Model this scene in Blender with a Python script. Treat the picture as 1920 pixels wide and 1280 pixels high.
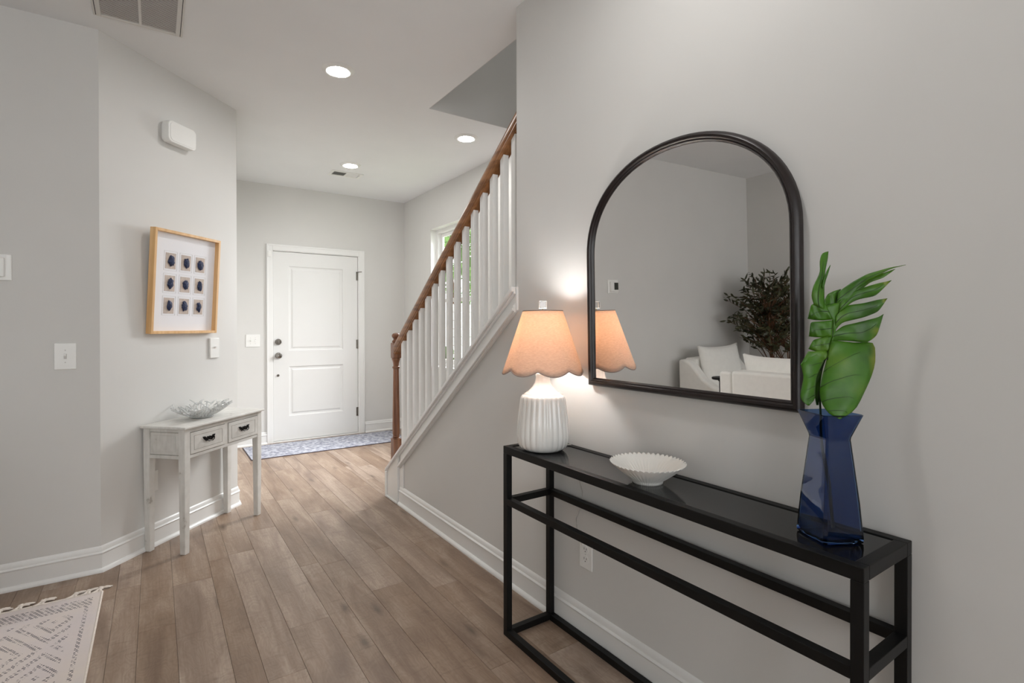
import bpy, math, random
from mathutils import Vector, Matrix
random.seed(7)
R = math.radians
for o in list(bpy.data.objects): bpy.data.objects.remove(o)
scene = bpy.context.scene
COL = scene.collection
PI = math.pi

# ------------------------------------------------------------------ camera
yaw, pit, rol = R(33.9703), R(-0.2987), R(-0.0729)
fw = Vector((math.sin(yaw)*math.cos(pit), math.cos(yaw)*math.cos(pit), math.sin(pit)))
rt = Vector((math.cos(yaw), -math.sin(yaw), 0)); up = rt.cross(fw)
rt2 = rt*math.cos(rol) + up*math.sin(rol); up2 = -rt*math.sin(rol) + up*math.cos(rol)
cd = bpy.data.cameras.new('camera'); cam = bpy.data.objects.new('camera', cd); COL.objects.link(cam)
m = Matrix.Identity(4)
for i in range(3):
    m[i][0], m[i][1], m[i][2] = rt2[i], up2[i], -fw[i]
m[2][3] = 1.25
cam.matrix_world = m
cd.sensor_fit = 'HORIZONTAL'; cd.sensor_width = 36.0; cd.lens = 971.3158*36/1920
cd.shift_x = 14.143/1920; cd.shift_y = -23.776/1920
cd.clip_start = 0.02
scene.camera = cam

scene.cycles.diffuse_bounces = 6; scene.cycles.max_bounces = 9; scene.cycles.adaptive_threshold = 0.03
scene.cycles.caustics_reflective = False; scene.cycles.caustics_refractive = False
# ------------------------------------------------------------------ world and light
vs = scene.view_settings
vs.view_transform = 'Standard'; vs.look = 'None'; vs.gamma = 1.0; vs.exposure = 0.0; vs.use_curve_mapping = False
w = bpy.data.worlds.new('sky'); scene.world = w; w.use_nodes = True
bg = w.node_tree.nodes['Background']; bg.inputs[0].default_value = (0.93, 0.97, 1.0, 1); bg.inputs[1].default_value = 3.1

def area(name, loc, direction, sx, sy, power, color=(1, 1, 1)):
    l = bpy.data.lights.new(name, 'AREA'); l.shape = 'RECTANGLE'; l.size = sx; l.size_y = sy
    l.energy = power; l.color = color
    o = bpy.data.objects.new(name, l); COL.objects.link(o)
    o.location = loc; o.rotation_euler = Vector(direction).to_track_quat('-Z', 'Y').to_euler()
    return o
DAY = (0.97, 0.985, 1.0)
area('daylight_foyer_window', (4.0, 4.75, 2.70), (-1, 0, -0.62), 2.4, 2.0, 420, DAY).data.spread = R(150)
area('daylight_back_window_a', (-1.9, -3.72, 1.45), (0, 1, -0.05), 1.5, 1.8, 34, DAY)
area('daylight_back_window_b', (0.35, -3.72, 1.45), (0, 1, -0.05), 1.5, 1.8, 34, DAY)

# ------------------------------------------------------------------ dimensions (metres, camera stands over the origin)
XR, YD, YL, H, XS = 1.4246, 5.970, 3.3449, 2.760, 2.538
AX, AY, BX, BY = -0.2351, 3.3449, 0.4733, 4.0532
YC, XO, YO = 2.0093, 1.5792, 3.283
XW, YB = -2.80, -3.60
SL = 0.7526
def zcap(y): return 0.404 + SL*(3.377 - y)

# ------------------------------------------------------------------ materials
MATS = {}
def new_mat(name):
    mt = bpy.data.materials.new(name); mt.use_nodes = True
    MATS[name] = mt
    return mt, mt.node_tree, mt.node_tree.nodes['Principled BSDF']
def srgb(r, g, b):
    f = lambda c: ((c/255+0.055)/1.055)**2.4 if c/255 > 0.04045 else c/255/12.92
    return (f(r), f(g), f(b), 1)
def N(nt, typ, **kw):
    n = nt.nodes.new(typ)
    for k, v in kw.items():
        if k.startswith('i_'): n.inputs[int(k[2:])].default_value = v
        else: setattr(n, k, v)
    return n
def ramp(nt, fac, stops):
    n = nt.nodes.new('ShaderNodeValToRGB'); e = n.color_ramp.elements
    while len(e) < len(stops): e.new(0.5)
    for i, (p, c) in enumerate(stops): e[i].position = p; e[i].color = c
    nt.links.new(fac, n.inputs[0]); return n
def math_n(nt, op, a, b=None, c=None):
    n = nt.nodes.new('ShaderNodeMath'); n.operation = op
    for i, v in enumerate((a, b, c)):
        if v is None: continue
        if isinstance(v, (int, float)): n.inputs[i].default_value = v
        else: nt.links.new(v, n.inputs[i])
    return n.outputs[0]
def mixc(nt, fac, a, b, mode='MIX'):
    n = nt.nodes.new('ShaderNodeMix'); n.data_type = 'RGBA'; n.blend_type = mode
    for s, v in ((0, fac), (6, a), (7, b)):
        if isinstance(v, (int, float, tuple)): n.inputs[s].default_value = v
        else: nt.links.new(v, n.inputs[s])
    return n.outputs[2]
def bump(nt, bsdf, h, strength=0.1, dist=0.002):
    b = N(nt, 'ShaderNodeBump'); b.inputs['Strength'].default_value = strength; b.inputs['Distance'].default_value = dist
    nt.links.new(h, b.inputs['Height']); nt.links.new(b.outputs[0], bsdf.inputs['Normal'])
def plain(name, col, rough=0.5, metal=0.0, noise=0.0, scale=8.0, bmp=0.0, bscale=300.0, spec=0.5, coat=0.0):
    mt, nt, b = new_mat(name)
    b.inputs['Roughness'].default_value = rough; b.inputs['Metallic'].default_value = metal
    b.inputs['Specular IOR Level'].default_value = spec; b.inputs['Coat Weight'].default_value = coat
    tc = N(nt, 'ShaderNodeTexCoord')
    nz = N(nt, 'ShaderNodeTexNoise'); nz.inputs['Scale'].default_value = scale; nz.inputs['Detail'].default_value = 2
    nt.links.new(tc.outputs['Object'], nz.inputs['Vector'])
    lo = tuple(c*(1-noise) for c in col[:3])+(1,); hi = tuple(min(1, c*(1+noise)) for c in col[:3])+(1,)
    r = ramp(nt, nz.outputs['Fac'], [(0.3, lo), (0.7, hi)])
    nt.links.new(r.outputs[0], b.inputs['Base Color'])
    if bmp:
        n2 = N(nt, 'ShaderNodeTexNoise'); n2.inputs['Scale'].default_value = bscale
        nt.links.new(tc.outputs['Object'], n2.inputs['Vector']); bump(nt, b, n2.outputs['Fac'], bmp, 0.001)
    return mt

plain('wall_paint', srgb(215, 214, 211), 0.55, noise=0.012, scale=3, spec=0.3)
plain('ceiling_paint', srgb(236, 237, 238), 0.7, noise=0.012, scale=3, spec=0.2)
plain('trim_white', srgb(233, 233, 231), 0.32, noise=0.008, scale=5)
plain('door_white', srgb(228, 228, 226), 0.35, noise=0.008, scale=4)
plain('plastic_white', srgb(236, 236, 233), 0.3, noise=0.005)
plain('plastic_grey', srgb(205, 204, 200), 0.4, noise=0.005)
plain('groove_grey', srgb(150, 145, 136), 0.6, noise=0.3, scale=40)
plain('slot_dark', srgb(40, 38, 36), 0.5)
plain('screen_dark', srgb(52, 54, 48), 0.15)
plain('black_metal', srgb(10, 10, 10), 0.48, noise=0.1, scale=30, bmp=0.03, bscale=400, spec=0.28)
plain('black_top', srgb(11, 10, 10), 0.09, noise=0.1, scale=6)
plain('nickel', srgb(140, 136, 130), 0.24, metal=1.0)
plain('iron', srgb(26, 24, 24), 0.4, metal=0.6, noise=0.2, scale=40)
plain('ceramic', srgb(240, 239, 235), 0.12, noise=0.01, scale=12, coat=0.4)
plain('ceramic_matte', srgb(238, 236, 230), 0.35, noise=0.015, scale=20)
plain('fabric_white', srgb(236, 235, 230), 0.9, noise=0.02, scale=30, bmp=0.25, bscale=500, spec=0.15)
plain('mat_board', srgb(236, 236, 240), 0.8, noise=0.006)
plain('print_tan', srgb(196, 182, 172), 0.8, noise=0.12, scale=60)
plain('print_line', srgb(212, 210, 210), 0.8)
plain('navy', srgb(31, 43, 78), 0.6, noise=0.4, scale=120)
plain('grille_white', srgb(220, 218, 214), 0.5)
plain('grille_dark', srgb(84, 82, 79), 0.7)
plain('subfloor', srgb(62, 50, 42), 0.8)
plain('soil', srgb(50, 38, 28), 0.9, noise=0.3, scale=60)
plain('pot', srgb(60, 58, 55), 0.6, noise=0.1, scale=10)
plain('bark', srgb(98, 66, 42), 0.8, noise=0.3, scale=30, bmp=0.5, bscale=80)
plain('olive_leaf', srgb(58, 60, 34), 0.5, noise=0.45, scale=6)
plain('tree_leaf', srgb(104, 140, 62), 0.6, noise=0.35, scale=1.5)
plain('grass', srgb(138, 146, 114), 0.9, noise=0.3, scale=4)
plain('fence_vinyl', srgb(235, 235, 232), 0.5)
plain('cord', srgb(214, 211, 206), 0.4)
plain('tassel', srgb(232, 222, 212), 0.95, noise=0.06, scale=90, bmp=0.4, bscale=700)
plain('harp_metal', srgb(200, 180, 130), 0.3, metal=1.0)

def wood(name, lo, hi, rough=0.4, axis=2, sc=1.0):
    mt, nt, b = new_mat(name); b.inputs['Roughness'].default_value = rough
    tc = N(nt, 'ShaderNodeTexCoord'); mp = N(nt, 'ShaderNodeMapping')
    s = [38*sc, 38*sc, 38*sc]; s[axis] = 2.2*sc
    mp.inputs['Scale'].default_value = s
    nt.links.new(tc.outputs['Object'], mp.inputs['Vector'])
    nz = N(nt, 'ShaderNodeTexNoise'); nz.inputs['Scale'].default_value = 1.0; nz.inputs['Detail'].default_value = 6
    nz.inputs['Distortion'].default_value = 0.6
    nt.links.new(mp.outputs[0], nz.inputs['Vector'])
    r = ramp(nt, nz.outputs['Fac'], [(0.32, lo), (0.68, hi)])
    nt.links.new(r.outputs[0], b.inputs['Base Color']); bump(nt, b, nz.outputs['Fac'], 0.08, 0.001)
    return mt
wood('oak_stain', srgb(112, 74, 44), srgb(164, 116, 76), 0.33, axis=1)
wood('oak_stain_post', srgb(104, 66, 46), srgb(150, 104, 76), 0.33, axis=2)
wood('frame_maple', srgb(214, 168, 112), srgb(234, 194, 142), 0.45, axis=2, sc=0.8)
wood('mirror_walnut', srgb(22, 13, 12), srgb(31, 19, 17), 0.36, axis=2)

def floor_mat():
    mt, nt, b = new_mat('plank_wood')
    tc = N(nt, 'ShaderNodeTexCoord'); oi = N(nt, 'ShaderNodeObjectInfo')
    off = N(nt, 'ShaderNodeVectorMath', operation='MULTIPLY'); cmb = N(nt, 'ShaderNodeCombineXYZ')
    for i, k in enumerate((37.0, 91.0, 53.0)):
        nt.links.new(math_n(nt, 'MULTIPLY', oi.outputs['Random'], k), cmb.inputs[i])
    add = N(nt, 'ShaderNodeVectorMath', operation='ADD')
    nt.links.new(tc.outputs['Object'], add.inputs[0]); nt.links.new(cmb.outputs[0], add.inputs[1])
    def noise(scale_vec, detail, dist=0.0):
        mp = N(nt, 'ShaderNodeMapping'); mp.inputs['Scale'].default_value = scale_vec
        nt.links.new(add.outputs[0], mp.inputs['Vector'])
        n = N(nt, 'ShaderNodeTexNoise'); n.inputs['Scale'].default_value = 1; n.inputs['Detail'].default_value = detail
        n.inputs['Distortion'].default_value = dist
        nt.links.new(mp.outputs[0], n.inputs['Vector']); return n.outputs['Fac']
    fine = noise((150, 5, 20), 6, 0.6)
    broad = noise((9, 1.6, 5), 4, 1.0)
    curl = noise((14, 5, 6), 2, 0.3)
    wv = math_n(nt, 'SINE', math_n(nt, 'MULTIPLY', curl, 95.0))
    rip = noise((9, 42, 6), 3, 0.8)
    base = ramp(nt, broad, [(0.28, srgb(126, 108, 95)), (0.5, srgb(165, 146, 130)), (0.72, srgb(192, 175, 159))]).outputs[0]
    c1 = mixc(nt, math_n(nt, 'MULTIPLY', fine, 0.62), base, srgb(118, 96, 81), 'MIX')
    c2 = mixc(nt, math_n(nt, 'MULTIPLY', math_n(nt, 'MULTIPLY_ADD', wv, 0.5, 0.5), 0.20), c1, srgb(112, 90, 74))
    rp_ = ramp(nt, rip, [(0.56, (0, 0, 0, 1)), (0.72, (1, 1, 1, 1))]).outputs[0]
    c2 = mixc(nt, math_n(nt, 'MULTIPLY', rp_, 0.28), c2, srgb(104, 86, 74))
    # knots
    mp = N(nt, 'ShaderNodeMapping'); mp.inputs['Scale'].default_value = (7.5, 2.2, 1)
    nt.links.new(add.outputs[0], mp.inputs['Vector'])
    vo = N(nt, 'ShaderNodeTexVoronoi'); vo.inputs['Scale'].default_value = 1.0
    nt.links.new(mp.outputs[0], vo.inputs['Vector'])
    k = ramp(nt, math_n(nt, 'ADD', vo.outputs['Distance'], math_n(nt, 'MULTIPLY', curl, 0.16)), [(0.10, (1, 1, 1, 1)), (0.24, (0, 0, 0, 1))]).outputs[0]
    c3 = mixc(nt, math_n(nt, 'MULTIPLY', k, 0.62), c2, srgb(66, 54, 45))
    # per-plank tone
    v = math_n(nt, 'MULTIPLY_ADD', oi.outputs['Random'], 0.26, 0.90)
    hs = N(nt, 'ShaderNodeHueSaturation'); nt.links.new(c3, hs.inputs['Color']); nt.links.new(v, hs.inputs['Value'])
    nt.links.new(math_n(nt, 'MULTIPLY_ADD', oi.outputs['Random'], -0.25, 1.22), hs.inputs['Saturation'])
    nt.links.new(hs.outputs[0], b.inputs['Base Color'])
    nt.links.new(math_n(nt, 'MULTIPLY_ADD', fine, 0.18, 0.27), b.inputs['Roughness'])
    b.inputs['Specular IOR Level'].default_value = 0.55
    pass
floor_mat()

def distressed():
    mt, nt, b = new_mat('distressed_white'); b.inputs['Roughness'].default_value = 0.55
    tc = N(nt, 'ShaderNodeTexCoord')
    mp = N(nt, 'ShaderNodeMapping'); mp.inputs['Scale'].default_value = (12, 60, 14)
    nt.links.new(tc.outputs['Object'], mp.inputs['Vector'])
    n1 = N(nt, 'ShaderNodeTexNoise'); n1.inputs['Scale'].default_value = 1; n1.inputs['Detail'].default_value = 6; nt.links.new(mp.outputs[0], n1.inputs['Vector'])
    n2 = N(nt, 'ShaderNodeTexNoise'); n2.inputs['Scale'].default_value = 14; n2.inputs['Detail'].default_value = 5; nt.links.new(tc.outputs['Object'], n2.inputs['Vector'])
    base = ramp(nt, n1.outputs['Fac'], [(0.3, srgb(222, 221, 216)), (0.6, srgb(234, 233, 229))]).outputs[0]
    geo = N(nt, 'ShaderNodeNewGeometry')
    edge = ramp(nt, geo.outputs['Pointiness'], [(0.525, (0, 0, 0, 1)), (0.60, (1, 1, 1, 1))]).outputs[0]
    wear = ramp(nt, n2.outputs['Fac'], [(0.66, (0, 0, 0, 1)), (0.72, (1, 1, 1, 1))]).outputs[0]
    f = math_n(nt, 'MINIMUM', math_n(nt, 'ADD', math_n(nt, 'MULTIPLY', edge, n2.outputs['Fac']), math_n(nt, 'MULTIPLY', wear, 0.5)), 0.75)
    nt.links.new(mixc(nt, f, base, srgb(150, 143, 133)), b.inputs['Base Color'])
    bump(nt, b, n1.outputs['Fac'], 0.15, 0.001)
distressed()

def shade_mat():
    mt, nt, b = new_mat('lamp_linen')
    tc = N(nt, 'ShaderNodeTexCoord')
    mp = N(nt, 'ShaderNodeMapping'); mp.inputs['Scale'].default_value = (90, 90, 700); nt.links.new(tc.outputs['Object'], mp.inputs['Vector'])
    n1 = N(nt, 'ShaderNodeTexNoise'); n1.inputs['Scale'].default_value = 1; n1.inputs['Detail'].default_value = 3; nt.links.new(mp.outputs[0], n1.inputs['Vector'])
    col = ramp(nt, n1.outputs['Fac'], [(0.3, srgb(214, 196, 182)), (0.7, srgb(234, 220, 208))]).outputs[0]
    colt = ramp(nt, n1.outputs['Fac'], [(0.3, srgb(216, 182, 150)), (0.7, srgb(240, 208, 178))]).outputs[0]
    d = N(nt, 'ShaderNodeBsdfDiffuse'); t = N(nt, 'ShaderNodeBsdfTranslucent'); mx = N(nt, 'ShaderNodeMixShader'); mx.inputs[0].default_value = 0.40
    nt.links.new(col, d.inputs[0]); nt.links.new(colt, t.inputs[0])
    nt.links.new(d.outputs[0], mx.inputs[1]); nt.links.new(t.outputs[0], mx.inputs[2])
    nt.links.new(mx.outputs[0], nt.nodes['Material Output'].inputs[0])
shade_mat()

def emit(name, col, s):
    mt, nt, b = new_mat(name)
    b.inputs['Base Color'].default_value = (0.9, 0.9, 0.9, 1)
    b.inputs['Emission Color'].default_value = col; b.inputs['Emission Strength'].default_value = s
emit('led_diffuser', (1.0, 0.985, 0.97, 1), 176)
MATS['led_diffuser'].cycles.emission_sampling = 'FRONT'
emit('bulb_glow', (1.0, 0.985, 0.975, 1), 150)

def glass(name, col, rough=0.0, ior=1.45):
    mt, nt, b = new_mat(name)
    b.inputs['Base Color'].default_value = col; b.inputs['Transmission Weight'].default_value = 1.0
    b.inputs['Roughness'].default_value = rough; b.inputs['IOR'].default_value = ior
    tc = N(nt, 'ShaderNodeTexCoord'); n = N(nt, 'ShaderNodeTexNoise'); n.inputs['Scale'].default_value = 14
    nt.links.new(tc.outputs['Object'], n.inputs['Vector']); bump(nt, b, n.outputs['Fac'], 0.12, 0.004)
    return mt
glass('vase_glass', (0.09, 0.20, 0.44, 1))
def crystal():
    mt, nt, b = new_mat('crystal')
    t = N(nt, 'ShaderNodeBsdfTransparent'); t.inputs[0].default_value = (0.97, 0.98, 0.98, 1)
    g = N(nt, 'ShaderNodeBsdfGlossy'); g.inputs['Roughness'].default_value = 0.04
    d = N(nt, 'ShaderNodeBsdfDiffuse'); d.inputs[0].default_value = (0.93, 0.94, 0.93, 1)
    lw_ = N(nt, 'ShaderNodeLayerWeight'); lw_.inputs[0].default_value = 0.35
    m1 = N(nt, 'ShaderNodeMixShader'); m1.inputs[0].default_value = 0.55; m2 = N(nt, 'ShaderNodeMixShader')
    nt.links.new(t.outputs[0], m1.inputs[1]); nt.links.new(d.outputs[0], m1.inputs[2])
    nt.links.new(math_n(nt, 'MULTIPLY', lw_.outputs['Fresnel'], 0.55), m2.inputs[0]); nt.links.new(m1.outputs[0], m2.inputs[1]); nt.links.new(g.outputs[0], m2.inputs[2])
    nt.links.new(m2.outputs[0], nt.nodes['Material Output'].inputs[0])
crystal()
glass('acrylic', (0.98, 0.98, 0.98, 1), 0.0, 1.45)

def pane_mat():
    mt, nt, b = new_mat('window_glass')
    t = N(nt, 'ShaderNodeBsdfTransparent'); g = N(nt, 'ShaderNodeBsdfGlossy'); g.inputs['Roughness'].default_value = 0.0
    fr = N(nt, 'ShaderNodeFresnel'); fr.inputs[0].default_value = 1.45; mx = N(nt, 'ShaderNodeMixShader')
    geo = N(nt, 'ShaderNodeNewGeometry')
    nt.links.new(math_n(nt, 'MULTIPLY', fr.outputs[0], math_n(nt, 'SUBTRACT', 1.0, geo.outputs['Backfacing'])), mx.inputs[0]); nt.links.new(t.outputs[0], mx.inputs[1]); nt.links.new(g.outputs[0], mx.inputs[2])
    nt.links.new(mx.outputs[0], nt.nodes['Material Output'].inputs[0])
pane_mat()
mt, nt, b = new_mat('mirror_glass'); b.inputs['Base Color'].default_value = (0.93, 0.92, 0.91, 1); b.inputs['Metallic'].default_value = 1; b.inputs['Roughness'].default_value = 0.0

def leaf_mat():
    mt, nt, b = new_mat('monstera_green'); b.inputs['Roughness'].default_value = 0.42; b.inputs['Specular IOR Level'].default_value = 0.38
    tc = N(nt, 'ShaderNodeTexCoord')
    n = N(nt, 'ShaderNodeTexNoise'); n.inputs['Scale'].default_value = 9; n.inputs['Detail'].default_value = 4; nt.links.new(tc.outputs['Object'], n.inputs['Vector'])
    n2 = N(nt, 'ShaderNodeTexNoise'); n2.inputs['Scale'].default_value = 15; n2.inputs['Detail'].default_value = 2; nt.links.new(tc.outputs['Object'], n2.inputs['Vector'])
    c = ramp(nt, n.outputs['Fac'], [(0.3, srgb(36, 76, 10)), (0.52, srgb(60, 108, 16)), (0.75, srgb(100, 130, 44))]).outputs[0]
    y = ramp(nt, n2.outputs['Fac'], [(0.46, (0, 0, 0, 1)), (0.60, (1, 1, 1, 1))]).outputs[0]
    sp = N(nt, 'ShaderNodeSeparateXYZ'); nt.links.new(tc.outputs['Object'], sp.inputs[0])
    tipf = ramp(nt, math_n(nt, 'MULTIPLY', sp.outputs[0], 5.0), [(0.36, (0, 0, 0, 1)), (0.56, (1, 1, 1, 1))]).outputs[0]   # yellowing finger tips
    nt.links.new(mixc(nt, math_n(nt, 'MULTIPLY', math_n(nt, 'MULTIPLY', y, tipf), 0.75), c, srgb(196, 184, 84)), b.inputs['Base Color'])
    b.inputs['Subsurface Weight'].default_value = 0.0
leaf_mat()
plain('leaf_vein', srgb(34, 58, 20), 0.5)

def rug_mat():
    mt, nt, b = new_mat('woven_rug'); b.inputs['Roughness'].default_value = 0.95; b.inputs['Specular IOR Level'].default_value = 0.1
    tc = N(nt, 'ShaderNodeTexCoord'); sp = N(nt, 'ShaderNodeSeparateXYZ'); nt.links.new(tc.outputs['Object'], sp.inputs[0])
    nz = N(nt, 'ShaderNodeTexNoise'); nz.inputs['Scale'].default_value = 60; nt.links.new(tc.outputs['Object'], nz.inputs['Vector'])
    nb = N(nt, 'ShaderNodeTexNoise'); nb.inputs['Scale'].default_value = 5; nt.links.new(tc.outputs['Object'], nb.inputs['Vector'])
    x, y = sp.outputs[0], sp.outputs[1]
    row = math_n(nt, 'FLOOR', math_n(nt, 'MULTIPLY', y, 95.0))
    dx = math_n(nt, 'FRACT', math_n(nt, 'ADD', math_n(nt, 'MULTIPLY', x, 62.0), math_n(nt, 'MULTIPLY', row, 0.37)))
    dy = math_n(nt, 'FRACT', math_n(nt, 'MULTIPLY', y, 95.0))
    dash = math_n(nt, 'MULTIPLY', math_n(nt, 'LESS_THAN', dx, 0.66), math_n(nt, 'LESS_THAN', dy, 0.55))
    px = math_n(nt, 'PINGPONG', x, 0.145); py = math_n(nt, 'PINGPONG', y, 0.21)
    dia = math_n(nt, 'ADD', math_n(nt, 'DIVIDE', px, 0.145), math_n(nt, 'DIVIDE', py, 0.21))
    rings = math_n(nt, 'LESS_THAN', math_n(nt, 'FRACT', math_n(nt, 'MULTIPLY', dia, 2.6)), 0.42)
    # border rows close to the long edges and the fringed end (object origin = far right corner, rug spans -x, -y)
    ey = math_n(nt, 'MULTIPLY', y, -1.0); ex = math_n(nt, 'MULTIPLY', x, -1.0)
    by_ = math_n(nt, 'LESS_THAN', math_n(nt, 'ABSOLUTE', math_n(nt, 'SUBTRACT', ey, 0.085)), 0.042)
    bx_ = math_n(nt, 'LESS_THAN', math_n(nt, 'ABSOLUTE', math_n(nt, 'SUBTRACT', ex, 0.045)), 0.007)
    inner = math_n(nt, 'MULTIPLY', math_n(nt, 'GREATER_THAN', ex, 0.085), math_n(nt, 'GREATER_THAN', ey, 0.17))
    ok = math_n(nt, 'MULTIPLY', math_n(nt, 'GREATER_THAN', ex, 0.03), math_n(nt, 'GREATER_THAN', ey, 0.04))
    pat = math_n(nt, 'MULTIPLY', ok, math_n(nt, 'MAXIMUM', math_n(nt, 'MAXIMUM', by_, bx_), math_n(nt, 'MULTIPLY', rings, inner)))
    br = ramp(nt, nz.outputs['Fac'], [(0.34, (0, 0, 0, 1)), (0.52, (1, 1, 1, 1))]).outputs[0]
    f = math_n(nt, 'MULTIPLY', math_n(nt, 'MULTIPLY', pat, dash), math_n(nt, 'MULTIPLY', br, 0.95))
    base = ramp(nt, nb.outputs['Fac'], [(0.35, srgb(216, 206, 204)), (0.65, srgb(222, 211, 203))]).outputs[0]
    nt.links.new(mixc(nt, f, base, srgb(72, 69, 76)), b.inputs['Base Color'])
    bump(nt, b, nz.outputs['Fac'], 0.5, 0.002)
rug_mat()
def mat_speckle():
    mt, nt, b = new_mat('speckled_mat'); b.inputs['Roughness'].default_value = 0.95; b.inputs['Specular IOR Level'].default_value = 0.1
    tc = N(nt, 'ShaderNodeTexCoord')
    v = N(nt, 'ShaderNodeTexVoronoi'); v.inputs['Scale'].default_value = 55; nt.links.new(tc.outputs['Object'], v.inputs['Vector'])
    n = N(nt, 'ShaderNodeTexNoise'); n.inputs['Scale'].default_value = 22; n.inputs['Detail'].default_value = 6; nt.links.new(tc.outputs['Object'], n.inputs['Vector'])
    c1 = ramp(nt, v.outputs['Color'], [(0.15, srgb(128, 131, 146)), (0.5, srgb(166, 169, 182)), (0.85, srgb(200, 201, 208))]).outputs[0]
    c2 = ramp(nt, n.outputs['Fac'], [(0.38, srgb(116, 117, 130)), (0.62, srgb(204, 205, 212))]).outputs[0]
    nt.links.new(mixc(nt, 0.5, c1, c2), b.inputs['Base Color']); bump(nt, b, n.outputs['Fac'], 0.4, 0.002)
mat_speckle()
plain('mat_edge', srgb(70, 62, 70), 0.9)

# ------------------------------------------------------------------ mesh helpers
class MB:
    def __init__(s): s.v = []; s.f = []
    def add(s, vs_, fs):
        k = len(s.v); s.v += [tuple(v) for v in vs_]; s.f += [tuple(i+k for i in f) for f in fs]; return s
    def box(s, x0, x1, y0, y1, z0, z1):
        return s.add([(x, y, z) for z in (z0, z1) for y in (y0, y1) for x in (x0, x1)],
                     [(0, 2, 3, 1), (4, 5, 7, 6), (0, 1, 5, 4), (2, 6, 7, 3), (0, 4, 6, 2), (1, 3, 7, 5)])
    def prism(s, poly, axis, a, b):
        """polygon in the plane perpendicular to axis, extruded from a to b"""
        def P(u, v, t): return {0: (t, u, v), 1: (u, t, v), 2: (u, v, t)}[axis]
        n = len(poly)
        return s.add([P(u, v, a) for u, v in poly]+[P(u, v, b) for u, v in poly],
                     [tuple(range(n))[::-1], tuple(range(n, 2*n))]+[(i, (i+1) % n, n+(i+1) % n, n+i) for i in range(n)])
    def loft(s, rings, close=True, cap0=True, cap1=True):
        n = len(rings[0]); k = []
        fs = []
        for j in range(len(rings)-1):
            for i in range(n if close else n-1):
                a, b = j*n+i, j*n+(i+1) % n
                fs.append((a, b, b+n, a+n))
        if cap0 and close: fs.append(tuple(range(n))[::-1])
        if cap1 and close: fs.append(tuple(range((len(rings)-1)*n, len(rings)*n)))
        return s.add([p for r in rings for p in r], fs)
    def lathe(s, prof, n=32, c=(0, 0), cap0=True, cap1=True, mod=None):
        rings = []
        for (r, z) in prof:
            ring = []
            for i in range(n):
                a = 2*PI*i/n; rr = r; zz = z
                if mod: rr, zz = mod(r, z, a)
                ring.append((c[0]+rr*math.cos(a), c[1]+rr*math.sin(a), zz))
            rings.append(ring)
        return s.loft(rings, True, cap0, cap1)
    def tube(s, pts, rad, n=8, cap=True):
        pts = [Vector(p) for p in pts]; rings = []
        if not isinstance(rad, (list, tuple)): rad = [rad]*len(pts)
        t0 = (pts[1]-pts[0]).normalized(); ref = Vector((0, 0, 1)) if abs(t0.z) < 0.9 else Vector((1, 0, 0))
        for i, p in enumerate(pts):
            t = (pts[min(i+1, len(pts)-1)]-pts[max(i-1, 0)]).normalized()
            u = t.cross(ref); u.normalize(); v_ = t.cross(u)
            rings.append([tuple(p+(u*math.cos(2*PI*k/n)+v_*math.sin(2*PI*k/n))*rad[i]) for k in range(n)])
        return s.loft(rings, True, cap, cap)
    def cyl(s, c, axis, r, a, b, n=24):
        rings = []
        for t in (a, b):
            ring = []
            for i in range(n):
                q = 2*PI*i/n; u, v = c[0]+r*math.cos(q), c[1]+r*math.sin(q)
                ring.append({0: (t, u, v), 1: (u, t, v), 2: (u, v, t)}[axis])
            rings.append(ring)
        return s.loft(rings)
    def build(s, name, mat, parent=None, smooth=False, bevel=0.0, seg=2, solid=0.0, fix=True, sub=0):
        me = bpy.data.meshes.new(name); me.from_pydata(s.v, [], s.f); me.update()
        if fix:
            import bmesh
            bm = bmesh.new(); bm.from_mesh(me); bmesh.ops.recalc_face_normals(bm, faces=bm.faces); bm.to_mesh(me); bm.free()
        me.materials.append(MATS[mat])
        if smooth:
            me.shade_smooth()
            if smooth != 'all': me.set_sharp_from_angle(angle=R(38))
        o = bpy.data.objects.new(name, me); COL.objects.link(o)
        if parent: o.parent = parent
        if solid:
            q = o.modifiers.new('solid', 'SOLIDIFY'); q.thickness = solid; q.offset = 0
        if bevel:
            q = o.modifiers.new('bevel', 'BEVEL'); q.width = bevel; q.segments = seg; q.limit_method = 'ANGLE'; q.angle_limit = R(40)
        if sub:
            q = o.modifiers.new('sub', 'SUBSURF'); q.levels = sub; q.render_levels = sub
        return o
def tag(o, label=None, cat=None, group=None, kind=None):
    if label: o['label'] = label
    if cat: o['category'] = cat
    if group: o['group'] = group
    if kind: o['kind'] = kind
    return o
def thing(name, label, cat, loc=(0, 0, 0), rz=0.0, group=None, kind=None):
    o = bpy.data.objects.new(name, None); COL.objects.link(o); o.empty_display_size = 0.1
    o.location = loc; o.rotation_euler = (0, 0, rz)
    return tag(o, label, cat, group, kind)
def box(name, mat, b, parent=None, bevel=0.0, **k):
    return MB().box(*b).build(name, mat, parent, bevel=bevel, **k)
def struct(o, label):
    o['kind'] = 'structure'; o['label'] = label; return o

# ------------------------------------------------------------------ shell
HT = 5.3
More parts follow.
